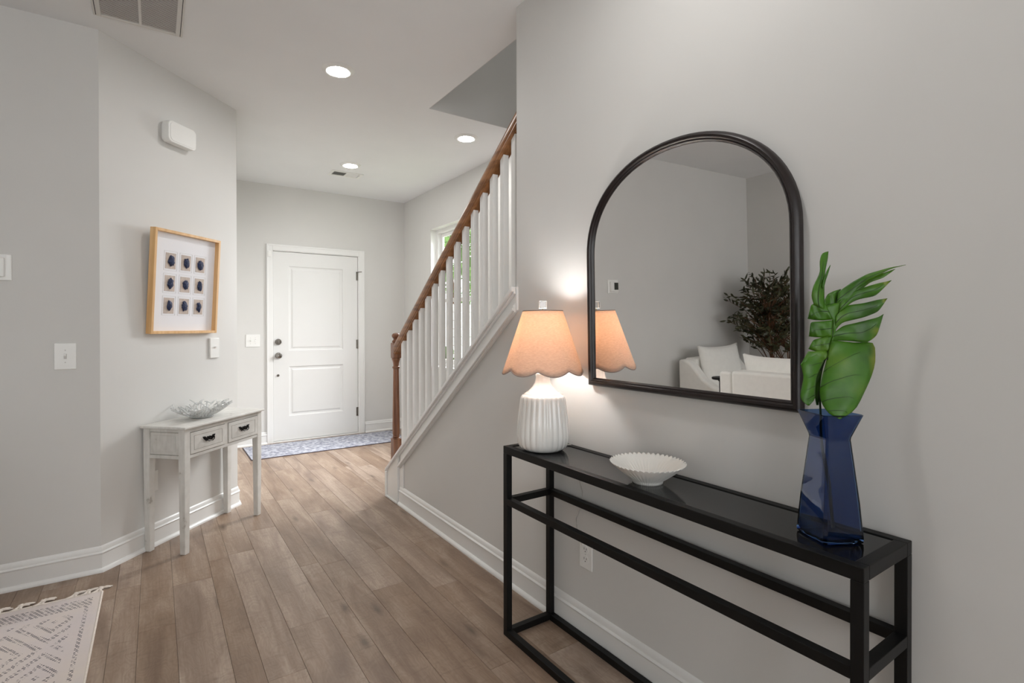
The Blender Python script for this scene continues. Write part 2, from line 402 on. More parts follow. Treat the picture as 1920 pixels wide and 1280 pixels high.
# floor
PW = [0.165, 0.094, 0.129]
flo = struct(MB().box(XW, XS, YB, YD, -0.06, -0.0125).build('floor', 'subfloor'), 'grey-brown wood plank floor running towards the front door')
def yrange(x0, x1):
    """walkable span of a plank column"""
    xm = (x0+x1)/2
    if x1 <= AX+0.06: return (-1.0, YL)
    if xm < BX: return (-1.0, YL+(x1-AX)+0.01)
    if xm < XR-0.0: return (-1.0, YD)
    return (3.44, YD)
PLK = {}
def plank(x0, x1, y0, y1):
    key = (round(x1-x0, 4), round(y1-y0, 3))
    if key not in PLK:
        wd, ln = key; g = 0.0004; bv = 0.0008
        mb = MB()
        a, b_ = g, wd-g; c, d_ = g, ln-g
        mb.add([(a, c, -0.0125), (b_, c, -0.0125), (b_, d_, -0.0125), (a, d_, -0.0125),
                (a, c, -bv), (b_, c, -bv), (b_, d_, -bv), (a, d_, -bv),
                (a+bv, c+bv, 0), (b_-bv, c+bv, 0), (b_-bv, d_-bv, 0), (a+bv, d_-bv, 0)],
               [(0, 1, 5, 4), (1, 2, 6, 5), (2, 3, 7, 6), (3, 0, 4, 7), (4, 5, 9, 8), (5, 6, 10, 9), (6, 7, 11, 10), (7, 4, 8, 11), (8, 9, 10, 11)])
        me = bpy.data.meshes.new('plank'); me.from_pydata(mb.v, [], mb.f); me.update(); me.materials.append(MATS['plank_wood']); PLK[key] = me
    o = bpy.data.objects.new('plank', PLK[key]); COL.objects.link(o); o.parent = flo; o.location = (x0, y0, 0)
x = 0.065-0.388*8; k = 0; rp = random.Random(3)
ENDS = {}
while x < XS:
    wd = PW[k % 3]; x0, x1 = max(x, XW), min(x+wd, XS)
    if x1-x0 > 0.02:
        spans = [(x0, x1)]
        if x0 < XR-0.002 < x1-0.002: spans = [(x0, XR), (XR, x1)]
        for (a, b_) in spans:
            ya, yb = yrange(a, b_)
            y = -1.0-rp.random()*1.22
            # plank ends that can be read off the photograph
            xm = (a+b_)/2
            fixed = {0.77: 2.777, 0.92: 2.374, 1.15: 2.236, 0.53: 2.268, 0.385: 1.972}
            for fx, fy in fixed.items():
                if abs(fx-xm) < 0.05 and a < fx < b_: y = fy-1.22*4
            while y < yb:
                p0, p1 = max(y, ya), min(y+1.22, yb)
                if p1-p0 > 0.03: plank(a, b_, p0, p1)
                y += 1.22
    x += wd; k += 1
rear = MB().box(XW, XR, YB, -1.0, -0.0125, 0).build('plank_field', 'plank_wood', flo); rear['kind'] = 'stuff'

# ceiling with the stairwell opening
cb = MB()
cb.box(XW-0.1, XO, YB-0.1, YO, H, H+0.28); cb.box(XW-0.1, XS+0.14, YO, YD+0.14, H, H+0.28)
struct(cb.build('ceiling', 'ceiling_paint'), 'smooth white ceiling over hall and foyer')
sw = MB()
sw.box(XO-0.1, XO, -0.6, YO, H+0.28, HT); sw.box(XO-0.1, XS+0.14, YO, YO+0.1, H+0.28, HT)
sw.box(XO, XS, YO-0.004, YO, H+0.0005, HT); sw.box(XO, XO+0.004, YC, YO-0.004, H+0.0005, HT); sw.box(XO-0.1, XS+0.14, -0.7, -0.6, H, HT)
sw.box(XO-0.1, XS+0.14, -0.7, YO+0.1, HT, HT+0.1)
struct(sw.build('wall_stairwell', 'wall_paint'), 'grey upper stairwell walls seen through the ceiling opening')
# walls
struct(box('wall_left', 'wall_paint', (XW, AX, YL, YL+0.14, 0, H)), 'grey wall left of the angled corner, holding thermostat and switch')
dv = 0.14/math.sqrt(2)
struct(MB().prism([(AX, AY), (AX-0.0, AY+0.14), (BX-0.14, BY+0.058), (BX-0.14, YD), (BX, YD), (BX, BY)], 2, 0, H).build('wall_corner', 'wall_paint'), 'angled wall behind the small white table')
# door wall with opening
d0, d1, dz = 1.044-0.012, 1.962+0.012, 2.066
dw = MB(); dw.box(BX-0.14, d0, YD, YD+0.14, 0, H); dw.box(d1, XS+0.14, YD, YD+0.14, 0, H); dw.box(d0, d1, YD, YD+0.14, dz, H)
struct(dw.build('wall_front', 'wall_paint'), 'foyer wall around the white front door')
# stair side wall with window opening
wy0, wy1, wz0, wz1 = 4.30, 5.235, 0.80, 2.325
ww = MB()
ww.box(XS, XS+0.14, wy1, YD, 0, HT); ww.box(XS, XS+0.14, -0.7, wy0, 0, HT)
ww.box(XS, XS+0.14, wy0, wy1, 0, wz0); ww.box(XS, XS+0.14, wy0, wy1, wz1, HT)
struct(ww.build('wall_window', 'wall_paint'), 'foyer side wall with the window behind the stair railing')
# right wall and sloped knee wall
struct(box('wall_right', 'wall_paint', (XR, XO, YB, YC, 0, H)), 'grey wall behind mirror and console table')
kn = [(YC, 0.0), (3.632, 0.0), (3.632, 0.185), (3.615, zcap(3.615)-0.02), (YC, zcap(YC)-0.02)]
struct(MB().prism(kn, 0, XR, XR+0.118).build('wall_knee', 'wall_paint'), 'grey sloped knee wall below the stair railing')
# living room shell behind and to the left of the camera
struct(box('wall_living', 'wall_paint', (XW-0.14, XW, YB, YL+0.14, 0, H)), 'far living room wall seen in the mirror')
bw = MB(); wins = [(-2.65, -1.15), (-0.4, 1.1)]; bz0, bz1 = 0.55, 2.35
xs_ = [XW-0.14, wins[0][0], wins[0][1], wins[1][0], wins[1][1], XO]
for i in (0, 2, 4): bw.box(xs_[i], xs_[i+1], YB-0.14, YB, 0, H)
for a, b_ in wins: bw.box(a, b_, YB-0.14, YB, 0, bz0); bw.box(a, b_, YB-0.14, YB, bz1, H)
struct(bw.build('wall_back', 'wall_paint'), 'wall with two windows behind the camera')
def window(name, label, x0, x1, z0, z1, loc, rz, zm):
    t = thing(name, label, None, loc, rz, kind='structure')
    f = MB()
    for (a, b_, c, d_) in ((x0, x0+0.05, z0, z1), (x1-0.05, x1, z0, z1), (x0+0.05, x1-0.05, z0, z0+0.05), (x0+0.05, x1-0.05, z1-0.05, z1)):
        f.box(a, b_, 0.07, 0.13, c, d_)
    f.build('window_frame', 'trim_white', t, bevel=0.004)
    for (c, d_, dy) in ((z0+0.05, zm+0.02, 0.085), (zm-0.02, z1-0.05, 0.105)):
        s_ = MB()
        for (a, b_, e, g) in ((x0+0.05, x0+0.09, c, d_), (x1-0.09, x1-0.05, c, d_), (x0+0.09, x1-0.09, c, c+0.04), (x0+0.09, x1-0.09, d_-0.04, d_)):
            s_.box(a, b_, dy, dy+0.02, e, g)
        so = s_.build('sash', 'trim_white', t, bevel=0.003)
        box('pane', 'window_glass', (x0+0.09, x1-0.09, dy+0.008, dy+0.012, c+0.04, d_-0.04), so)
    rv = MB()   # painted reveals and sill
    rv.box(x0, x0+0.006, 0.002, 0.07, z0, z1); rv.box(x1-0.006, x1, 0.002, 0.07, z0, z1); rv.box(x0, x1, 0.002, 0.07, z1-0.006, z1)
    rv.build('reveal', 'trim_white', t)
    box('window_sill', 'trim_white', (x0-0.03, x1+0.03, -0.025, 0.07, z0-0.004, z0+0.018), t, bevel=0.004)
    return t
window('window_1', 'white double hung window behind the stair balusters', -(wy1), -(wy0), wz0, wz1, (XS, 0, 0), R(-90), 1.53)
window('window_2', 'living room window behind the camera, on the stair side', wins[1][0], wins[1][1], bz0, bz1, (0, YB, 0), 0, 1.45).rotation_euler = (0, 0, PI)
bpy.data.objects['window_2'].location = (wins[1][0]+wins[1][1], YB, 0)
window('window_3', 'living room window behind the camera, on the far side', wins[0][0], wins[0][1], bz0, bz1, (wins[0][0]+wins[0][1], YB, 0), PI, 1.45)

# baseboards: profile swept along a polyline, the room on the right-hand side
BBP = [(0.0, 0.0), (0.024, 0.0), (0.024, 0.007), (0.021, 0.014), (0.016, 0.019), (0.0115, 0.021), (0.0115, 0.090), (0.0145, 0.0925), (0.0155, 0.097), (0.0135, 0.101), (0.0085, 0.104), (0.0085, 0.110), (0.0065, 0.121), (0.003, 0.128), (0.0, 0.130)]
def sweep(name, pts, prof, mat, label, ends=(None, None)):
    P = [Vector((p[0], p[1])) for p in pts]; rings = []
    for i, p in enumerate(P):
        dirs = []
        if i > 0: dirs.append((P[i]-P[i-1]).normalized())
        if i < len(P)-1: dirs.append((P[i+1]-P[i]).normalized())
        ns = [Vector((d_.y, -d_.x)) for d_ in dirs]
        n = sum(ns, Vector((0, 0))).normalized(); n = n/ max(0.3, n.dot(ns[0]))
        rings.append([(p.x+n.x*a, p.y+n.y*a, z) for a, z in prof])
    o = MB().loft(rings).build(name, mat, smooth=True)
    return struct(o, label)
sweep('baseboard_left', [(XW, YB), (XW, YL), (AX, YL), (BX, BY), (BX, YD), (0.978, YD)], BBP, 'trim_white', 'white baseboard along the left and angled walls')
sweep('baseboard_front', [(2.040, YD), (XS, YD), (XS, 3.66)], BBP, 'trim_white', 'white baseboard in the foyer right of the door')
sweep('baseboard_right', [(XR, 3.425), (XR, YB)], BBP, 'trim_white', 'white baseboard below the console wall')

# ------------------------------------------------------------------ front door
dr = thing('door_1', 'white two-panel front door with nickel knob and deadbolt', None, (1.503, YD, 0), 0, kind='structure')
hw = 0.457; SZ0, SZ1 = 0.018, 2.056
panels = [(-0.300, 0.288, 0.985, 1.905), (-0.300, 0.288, 0.275, 0.815)]
sl = MB(); y0, y1 = 0.012, 0.056
xs2 = [-hw, -0.300, 0.288, hw]; zs2 = [SZ0, 0.275, 0.815, 0.985, 1.905, SZ1]
for i in range(3):
    for j in range(5):
        if i == 1 and j in (1, 3):
            a, b_, c, d_ = xs2[1], xs2[2], zs2[j], zs2[j+1]
            prof = [(0, 0), (0.010, 0.010), (0.026, 0.011), (0.042, 0.003), (0.050, 0.003)]
            rings = [[(a+e, y0+dd, c+e), (b_-e, y0+dd, c+e), (b_-e, y0+dd, d_-e), (a+e, y0+dd, d_-e)] for e, dd in prof]
            sl.loft(rings, True, False, True)
        else:
            sl.add([(xs2[i], y0, zs2[j]), (xs2[i+1], y0, zs2[j]), (xs2[i+1], y0, zs2[j+1]), (xs2[i], y0, zs2[j+1])], [(0, 1, 2, 3)])
sl.add([(-hw, y0, SZ0), (hw, y0, SZ0), (hw, y1, SZ0), (-hw, y1, SZ0), (-hw, y0, SZ1), (hw, y0, SZ1), (hw, y1, SZ1), (-hw, y1, SZ1)],
       [(0, 3, 2, 1), (4, 5, 6, 7), (0, 4, 7, 3), (1, 2, 6, 5), (3, 7, 6, 2)])
sl.build('door_slab', 'door_white', dr, fix=False)
cs = MB()
def casing(a, b_, c, d_):
    cs.box(a, b_, -0.013, 0.0, c, d_)
casing(-0.525, -0.466, 0, 2.128); casing(0.466, 0.532, 0, 2.128); casing(-0.466, 0.466, 2.066, 2.128)
cs.box(-0.525, -0.508, -0.018, -0.013, 0, 2.128); cs.box(0.515, 0.532, -0.018, -0.013, 0, 2.128); cs.box(-0.508, 0.515, -0.018, -0.013, 2.111, 2.128)
cs.build('door_casing', 'trim_white', dr, bevel=0.003)
jm = MB(); jm.box(-0.471, -0.4605, -0.002, 0.14, 0, 2.066); jm.box(0.4605, 0.471, -0.002, 0.14, 0, 2.066); jm.box(-0.4605, 0.4605, -0.002, 0.14, 2.0595, 2.066)
jm.build('door_jamb', 'trim_white', dr)
box('threshold', 'trim_white', (-0.466, 0.466, -0.01, 0.14, 0.0, 0.0135), dr, bevel=0.003)
box('weather_strip', 'slot_dark', (-0.46, 0.46, 0.058, 0.066, 0.0135, 2.06), dr)
def knob(zc, big):
    p = MB()
    if big: prof = [(0.033, 0.012), (0.033, 0.006), (0.028, 0.000), (0.013, -0.004), (0.013, -0.020), (0.022, -0.026), (0.0285, -0.036), (0.029, -0.046), (0.024, -0.056), (0.012, -0.060), (0.002, -0.061)]
    else: prof = [(0.033, 0.012), (0.033, 0.004), (0.029, -0.006), (0.026, -0.010), (0.004, -0.011)]
    p.lathe([(r, z) for r, z in prof], 28)
    p.v = [(-0.408+vx, vz, zc+vy) for vx, vy, vz in p.v]
    o = p.build('door_knob' if big else 'deadbolt', 'nickel', dr, smooth=True)
    if not big: box('thumb_turn', 'nickel', (-0.413, -0.403, -0.026, -0.008, zc-0.017, zc+0.017), o, bevel=0.003)
knob(0.935, True); knob(1.083, False)
MB().cyl((-0.411, 0.722), 1, 0.013, 0.006, 0.012, 20).build('bolt_plate', 'nickel', dr)
MB().cyl((-0.411, 0.722), 1, 0.006, -0.006, 0.008, 14).build('bolt_button', 'nickel', dr)
for zc in (1.835, 1.043, 0.255):
    q = MB(); q.cyl((0.4595, 0.004), 2, 0.0065, zc-0.052, zc+0.052, 12); q.box(0.440, 0.4590, 0.0095, 0.0125, zc-0.05, zc+0.05)
    hn = q.build('hinge', 'nickel', dr)
    if zc > 1.5: MB().tube([(0.4595, -0.002, zc+0.045), (0.4595, -0.03, zc+0.045), (0.49, -0.045, zc+0.047)], 0.005, 8).build('hinge_stop', 'nickel', hn)

# ------------------------------------------------------------------ staircase
st = thing('staircase', 'white stairs rising behind the railing and knee wall', 'stairs', (0, 0, 0))
rise, run, ys0 = 0.1895, 0.2518, 3.60
for i in range(11):
    yy = ys0-run*i
    xa = XR+0.12 if yy > YC+0.2 else XO+0.002
    box('riser', 'trim_white', (xa, XS-0.002, yy-0.02, yy, rise*i, rise*(i+1)-0.025), st)
    box('tread', 'oak_stain', (xa, XS-0.002, yy-run-0.02, yy+0.025, rise*(i+1)-0.025, rise*(i+1)), st, bevel=0.006)

# skirt trim on the knee wall
def slope_band(u0, u1, x0, x1, ya, yb, mb):
    """a strip of the slope between vertical offsets u0 and u1 below the cap line"""
    mb.prism([(ya, zcap(ya)-u0), (ya, zcap(ya)-u1), (yb, zcap(yb)-u1), (yb, zcap(yb)-u0)], 0, x0, x1)
sk = MB()
ya, yb = 3.640, YC-0.002
slope_band(-0.002, 0.022, XR-0.034, XR+0.128, ya, yb, sk)      # cap
skirt = struct(sk.build('trim_1', 'trim_white', bevel=0.004), 'white sloped cap and skirt moulding under the balusters')
yt = 3.372
for (u0, u1, xp) in ((0.022, 0.034, 0.022), (0.034, 0.078, 0.010), (0.078, 0.086, 0.016), (0.086, 0.102, 0.024), (0.102, 0.116, 0.032), (0.116, 0.122, 0.020)):
    mm = MB(); slope_band(u0, u1, XR-xp, XR, yt+0.035, YC-0.006, mm); mm.build('moulding', 'trim_white', skirt, bevel=0.0025)
rb = MB(); rb.prism([(YC-0.016, zcap(YC)-0.108), (YC-0.001, zcap(YC)-0.120), (YC-0.001, zcap(YC)+0.002), (YC-0.016, zcap(YC)+0.004)], 0, XR-0.012, XR)
rb.build('end_block', 'trim_white', skirt, bevel=0.002)
# end board at the foot
pe = MB()
def zt(y): return zcap(y)-0.020
pe.prism([(3.436, 0), (3.632, 0), (3.632, zt(3.632)), (3.436, zt(3.436))], 0, XR-0.018, XR)
eb = struct(pe.build('trim_2', 'trim_white', bevel=0.002), 'white flat board wrapping the foot of the knee wall')
e2 = MB(); e2.box(XR-0.030, XR+0.124, 3.632, 3.652, 0, zcap(3.64)-0.022); e2.build('edge_strip', 'trim_white', eb, bevel=0.004)
e3 = MB(); e3.prism([(3.436, 0), (3.632, 0), (3.632, 0.016), (3.436, 0.016)], 0, XR-0.027, XR-0.018); e3.build('shoe', 'trim_white', eb, bevel=0.004)
e4 = MB(); e4.prism([(3.360, 0.128), (3.428, 0.128), (3.428, zcap(3.428)-0.122), (3.360, zcap(3.360)-0.122)], 0, XR-0.007, XR); e4.build('casing_strip', 'trim_white', eb, bevel=0.002)

# railing
rl = thing('stair_railing', 'stained wood handrail with newel post and white square balusters', 'railing', (1.481, 3.640, 0))
def rel(p): return (p[0]-1.481, p[1]-3.640, p[2])
RU = 0.815
half = [(0.024, 0.0), (0.026, 0.006), (0.0325, 0.010), (0.0325, 0.016), (0.0285, 0.020), (0.0325, 0.027), (0.0345, 0.048), (0.031, 0.068), (0.021, 0.080), (0.009, 0.085)]
prof = half+[(-a, b_) for a, b_ in half[::-1]]
rings = []
for yy in (3.612, YC+0.002):
    rings.append([rel((1.481+a, yy, zcap(yy)+RU+b_)) for a, b_ in prof])
MB().loft(rings).build('handrail', 'oak_stain', rl, smooth=True)
for i in range(-1, 14):
    ymx = 2.213+0.0994*i; ymn = ymx-0.032
    q = MB(); xa, xb = -0.016, 0.016
    vv = []
    for yy in (ymx, ymn):
        for xx in (xa, xb):
            vv.append((xx, yy-3.640, zcap(yy)+0.001)); vv.append((xx, yy-3.640, zcap(yy)+RU+0.004))
    q.add(vv, [(0, 2, 3, 1), (4, 5, 7, 6), (0, 1, 5, 4), (2, 6, 7, 3), (0, 4, 6, 2), (1, 3, 7, 5)])
    q.build('baluster', 'trim_white', rl, bevel=0.0015)
nw = MB(); h = 0.031
nb = MB().box(-h, h, -h, h, 0.0, 0.418).build('newel_base', 'oak_stain_post', rl, bevel=0.004)
sh = MB().lathe([(0.029, 0.418), (0.029, 0.424), (0.023, 0.428), (0.027, 0.434), (0.023, 0.440), (0.0265, 0.455), (0.0275, 0.50), (0.026, 0.62), (0.0235, 0.78), (0.0215, 0.90), (0.0215, 0.935), (0.027, 0.940), (0.027, 0.950), (0.021, 0.955), (0.022, 0.975), (0.028, 0.998), (0.031, 1.004), (0.031, 1.014)], 28)
sh.build('newel_shaft', 'oak_stain_post', rl, smooth=True)
MB().box(-h, h, -h, h, 1.014, 1.128).build('newel_block', 'oak_stain_post', rl, bevel=0.006)
MB().lathe([(0.024, 1.127), (0.029, 1.133), (0.029, 1.142), (0.020, 1.149), (0.020, 1.158), (0.026, 1.165), (0.031, 1.176), (0.030, 1.186), (0.022, 1.196), (0.008, 1.201), (0.001, 1.202)], 28).build('newel_finial', 'oak_stain_post', rl, smooth=True)

# ------------------------------------------------------------------ ceiling fittings
def downlight(x, y, label):
    t = thing('downlight', label, 'ceiling light', (x, y, H), 0, group='recessed ceiling lights')
    MB().lathe([(0.062, -0.012), (0.070, -0.014), (0.088, -0.006), (0.094, -0.0005), (0.062, -0.0005)], 40, cap0=False, cap1=False).build('trim_ring', 'plastic_white', t, smooth=True)
    MB().add([(0.0635*math.cos(-2*PI*i/20), 0.0635*math.sin(-2*PI*i/20), -0.0115) for i in range(20)], [tuple(range(20))]).build('diffuser', 'led_diffuser', t, fix=False)
downlight(0.899, 3.083, 'large recessed downlight nearest the return grille')
downlight(2.071, 3.620, 'recessed downlight beside the stairwell opening')
downlight(1.519, 4.831, 'recessed downlight next to the small ceiling register')
downlight(0.82, 0.95, 'recessed downlight above the console wall, behind the frame edge')
t = thing('downlight', 'unseen downlight added upstairs to brighten the stairwell', 'ceiling light', (2.06, 1.60, HT), 0, group='recessed ceiling lights')  # extra lamp out of view, added to lift the dark stairwell walls
MB().lathe([(0.062, -0.012), (0.070, -0.014), (0.088, -0.006), (0.094, -0.0005), (0.062, -0.0005)], 40, cap0=False, cap1=False).build('trim_ring', 'plastic_white', t, smooth=True)
MB().add([(0.0635*math.cos(-2*PI*i/20), 0.0635*math.sin(-2*PI*i/20), -0.0115) for i in range(20)], [tuple(range(20))]).build('diffuser', 'led_diffuser', t, fix=False)
# return grille
g = thing('return_grille', 'white louvred return air grille on the ceiling by the angled wall', 'vent', (-0.06, 2.92, H))
gx, gy = 0.182, 0.262
fr = MB()
for a in ((-gx, -gx+0.030, -gy, gy), (gx-0.030, gx, -gy, gy), (-gx+0.030, gx-0.030, -gy, -gy+0.022), (-gx+0.030, gx-0.030, gy-0.022, gy)): fr.box(a[0], a[1], a[2], a[3], -0.008, -0.0005)
fr.build('frame', 'grille_white', g, bevel=0.002)
for sx in (-1, 1): box('hinge_gap', 'slot_dark', (sx*(gx-0.010)-0.0015, sx*(gx-0.010)+0.0015, -gy+0.01, gy-0.01, -0.0088, -0.0078), g)
box('mullion', 'grille_white', (-0.0055+0.004, 0.0095, -gy+0.022, gy-0.022, -0.0075, -0.0015), g)
box('backing', 'grille_dark', (-gx+0.03, gx-0.03, -gy+0.022, gy-0.022, -0.0014, -0.0006), g)
lv = MB(); yy = -gy+0.026
while yy < gy-0.026:
    for (a, b_) in ((-gx+0.03, -0.0015), (0.0095, gx-0.03)):
        lv.add([(a, yy, -0.0066), (b_, yy, -0.0066), (b_, yy+0.0092, -0.0046), (a, yy+0.0092, -0.0046)], [(0, 1, 2, 3)])
    yy += 0.0115
lo = lv.build('louvres', 'grille_white', g, solid=0.0008, fix=False); lo['kind'] = 'stuff'
# supply register
g = thing('ceiling_register', 'small two-part supply register on the foyer ceiling', 'vent', (1.572, 5.153, H))
fr = MB()
for a in ((-0.155, -0.125, -0.085, 0.085), (0.125, 0.155, -0.085, 0.085), (-0.125, 0.125, -0.085, -0.058), (-0.125, 0.125, 0.058, 0.085), (-0.004, 0.004, -0.058, 0.058)): fr.box(*a, -0.007, -0.0005)
fr.build('frame', 'plastic_white', g, bevel=0.002)
box('backing', 'grille_dark', (-0.125, 0.125, -0.058, 0.058, -0.0013, -0.0006), g)
lv = MB()
for i in range(9):
    xx = -0.120+i*0.0135
    lv.add([(xx, -0.058, -0.0065), (xx, 0.058, -0.0065), (xx+0.006, 0.058, -0.0015), (xx+0.006, -0.058, -0.0015)], [(0, 1, 2, 3)])
    xx = 0.010+i*0.0135
    lv.add([(xx, -0.058, -0.0065), (xx, 0.058, -0.0065), (xx-0.009, 0.058, -0.0015), (xx-0.009, -0.058, -0.0015)], [(0, 1, 2, 3)])
lo = lv.build('louvres', 'plastic_white', g, solid=0.0008, fix=False); lo['kind'] = 'stuff'

# ------------------------------------------------------------------ wall devices (local x to the right along the wall, -y into the room)
def on45(s, z, off=0.0): return (AX+(s+off)/math.sqrt(2), AY+(s-off)/math.sqrt(2), z)
def plate(t, w_, h_, d_=0.0065, mat='plastic_white'):
    return MB().box(-w_/2, w_/2, -d_, -0.0003, -h_/2, h_/2).build('cover_plate', mat, t, bevel=0.003)
def screws(t, pts):
    for (x_, z_) in pts: MB().cyl((x_, z_), 1, 0.0032, -0.0072, -0.006, 10).build('screw', 'plastic_grey', t)
def toggle(t, x_, upw):
    box('slot', 'plastic_grey', (x_-0.006, x_+0.006, -0.0072, -0.006, -0.013, 0.013), t)
    MB().prism([(-0.0065, -0.008), (-0.0065, 0.008), (-0.022, 0.012 if upw else -0.004), (-0.022, 0.004 if upw else -0.012)], 0, x_-0.0045, x_+0.0045).build('toggle', 'plastic_white', t, bevel=0.001)
def outlet(name, label, loc, rz):
    t = thing(name, label, 'outlet', loc, rz, group=None)
    plate(t, 0.072, 0.118)
    for zc in (0.0195, -0.0195):
        f = MB().cyl((0, zc), 1, 0.0168, -0.0078, -0.006, 24).build('receptacle', 'plastic_white', t)
        for xx, hh in ((-0.0065, 0.0048), (0.0065, 0.0036)):
            box('slot', 'slot_dark', (xx-0.0011, xx+0.0011, -0.0082, -0.0075, zc-hh+0.003, zc+hh+0.003), f)
        MB().cyl((0, zc-0.008), 1, 0.0024, -0.0082, -0.0075, 10).build('ground_hole', 'slot_dark', f)
    screws(t, [(0, 0)])
    return t
outlet('wall_outlet', 'white outlet low on the angled wall behind the small table legs', on45(0.305, 0.370), R(45))
outlet('wall_outlet', 'white outlet on the wall seen under the black console', (XR, 1.529, 0.340), R(-90))
t = thing('light_switch', 'single toggle switch on the left wall below the thermostat', 'switch', (-0.3705, YL, 1.103))
plate(t, 0.086, 0.130); toggle(t, 0, True); screws(t, [(0, 0.030), (0, -0.030)])
t = thing('light_switch', 'white switch on the angled wall just below the framed picture', 'switch', on45(0.779, 1.109), R(45))
plate(t, 0.080, 0.130, 0.012); toggle(t, 0, True); screws(t, [(0, 0.030), (0, -0.030)])
t = thing('light_switch', 'double toggle switch plate left of the front door', 'switch', (0.8455, YD, 1.100))
plate(t, 0.136, 0.130); toggle(t, -0.023, True); toggle(t, 0.023, False); screws(t, [(-0.023, 0.030), (-0.023, -0.030), (0.023, 0.030), (0.023, -0.030)])
t = thing('thermostat', 'white thermostat with dark screen at the left photo edge', 'thermostat', (-0.627, YL, 1.530))
MB().box(-0.066, 0.064, -0.008, -0.0003, -0.062, 0.062).build('back_plate', 'plastic_white', t, bevel=0.0075, seg=3)
MB().box(-0.050, 0.040, -0.028, -0.008, -0.046, 0.044).build('body', 'plastic_white', t, bevel=0.004)
box('screen', 'screen_dark', (-0.046, 0.004, -0.0292, -0.0279, -0.030, 0.034), t)
# door chime
t = thing('door_chime', 'white rounded door chime box high on the angled wall', 'door chime', on45(0.472, 2.386), R(45))
def rrect(w_, h_, bulge, n=8):
    pts = []; r = 0.022
    for (cx, cz, a0) in ((w_/2-r, h_/2-r, 0), (-w_/2+r, h_/2-r, 90), (-w_/2+r, -h_/2+r, 180), (w_/2-r, -h_/2+r, 270)):
        for k in range(n+1):
            a = R(a0+90*k/n); pts.append((cx+r*math.cos(a), cz+r*math.sin(a)))
    return [(x_+bulge*(1-(z_/(h_/2))**2)*(1 if x_ > 0 else -1), z_) for x_, z_ in pts]
def slab(w_, h_, ya_, yb_, bulge):
    return MB().loft([[(x_, ya_, z_) for x_, z_ in rrect(w_, h_, bulge)], [(x_, yb_, z_) for x_, z_ in rrect(w_, h_, bulge)]])
slab(0.180, 0.112, -0.048, -0.0003, 0.006).build('housing', 'plastic_white', t, bevel=0.002)
cv = slab(0.196, 0.124, -0.060, -0.012, 0.008).build('cover', 'plastic_white', t, bevel=0.004, seg=3)
slab(0.176, 0.106, -0.0625, -0.0595, 0.007).build('face_panel', 'plastic_white', cv, bevel=0.0015)
t = thing('door_sensor', 'small white alarm sensor at the top left of the door casing', 'sensor', (1.005, YD-0.018, 2.020))
box('sensor_case', 'plastic_white', (-0.016, 0.016, -0.012, -0.0003, -0.032, 0.032), t, bevel=0.004)
box('sensor_seam', 'plastic_grey', (-0.0155, 0.0155, -0.0125, -0.0118, -0.016, -0.0145), t)

# ------------------------------------------------------------------ framed picture on the angled wall
t = thing('framed_picture', 'light wood shadow box frame with nine dark blue sea fragments', 'picture', on45(0.5155, 1.21, 0.001), R(45))
t.rotation_euler = (R(3.3), 0, R(45))
W2, FH, FD, FT = 0.2495, 0.600, 0.036, 0.0155
for (a, b_, c, d_) in ((-W2, -W2+FT, 0, FH), (W2-FT, W2, 0, FH), (-W2+FT, W2-FT, 0, FT), (-W2+FT, W2-FT, FH-FT, FH)):
    box('frame_rail', 'frame_maple', (a, b_, -FD, 0, c, d_), t, bevel=0.001)
box('mount', 'mat_board', (-W2+FT, W2-FT, -0.008, -0.002, FT, FH-FT), t)
rs = random.Random(5)
for i in range(3):
    for j in range(3):
        cx, cz = -0.112+0.112*i+0.002, 0.425-0.131*j
        ln = MB()
        for (a, b_, c, d_) in ((-0.047, 0.047, 0.0555, 0.0570), (-0.047, 0.047, -0.057, -0.0555), (-0.047, -0.0455, -0.0555, 0.0555), (0.0455, 0.047, -0.0555, 0.0555)):
            ln.box(cx+a, cx+b_, -0.0088, -0.0079, cz+c, cz+d_)
        ln.build('card_border', 'print_line', t)
        cdo = box('card', 'print_tan', (cx-0.036, cx+0.036, -0.0095, -0.0081, cz-0.046, cz+0.046), t)
        pts = []; sq = rs.choice([0.75, 0.9, 1.0]); nn = 22
        rings = []
        jag = [rs.uniform(0.82, 1.14) for _ in range(nn)]
        for (sc_, dep) in ((1.0, -0.0095), (1.0, -0.0125), (0.72, -0.0175), (0.3, -0.0205)):
            rings.append([(cx+0.002+0.0235*sq*sc_*jag[q]*math.cos(2*PI*q/nn), dep-rs.uniform(0, 0.002), cz+0.031*sc_*jag[q]*math.sin(2*PI*q/nn)) for q in range(nn)])
        MB().loft(rings).build('fragment', 'navy', t)

# ------------------------------------------------------------------ small white table on the angled wall
t = thing('side_table', 'distressed white side table with two drawers against the angled wall', 'table', on45(0.5555, 0, 0.148), R(45))
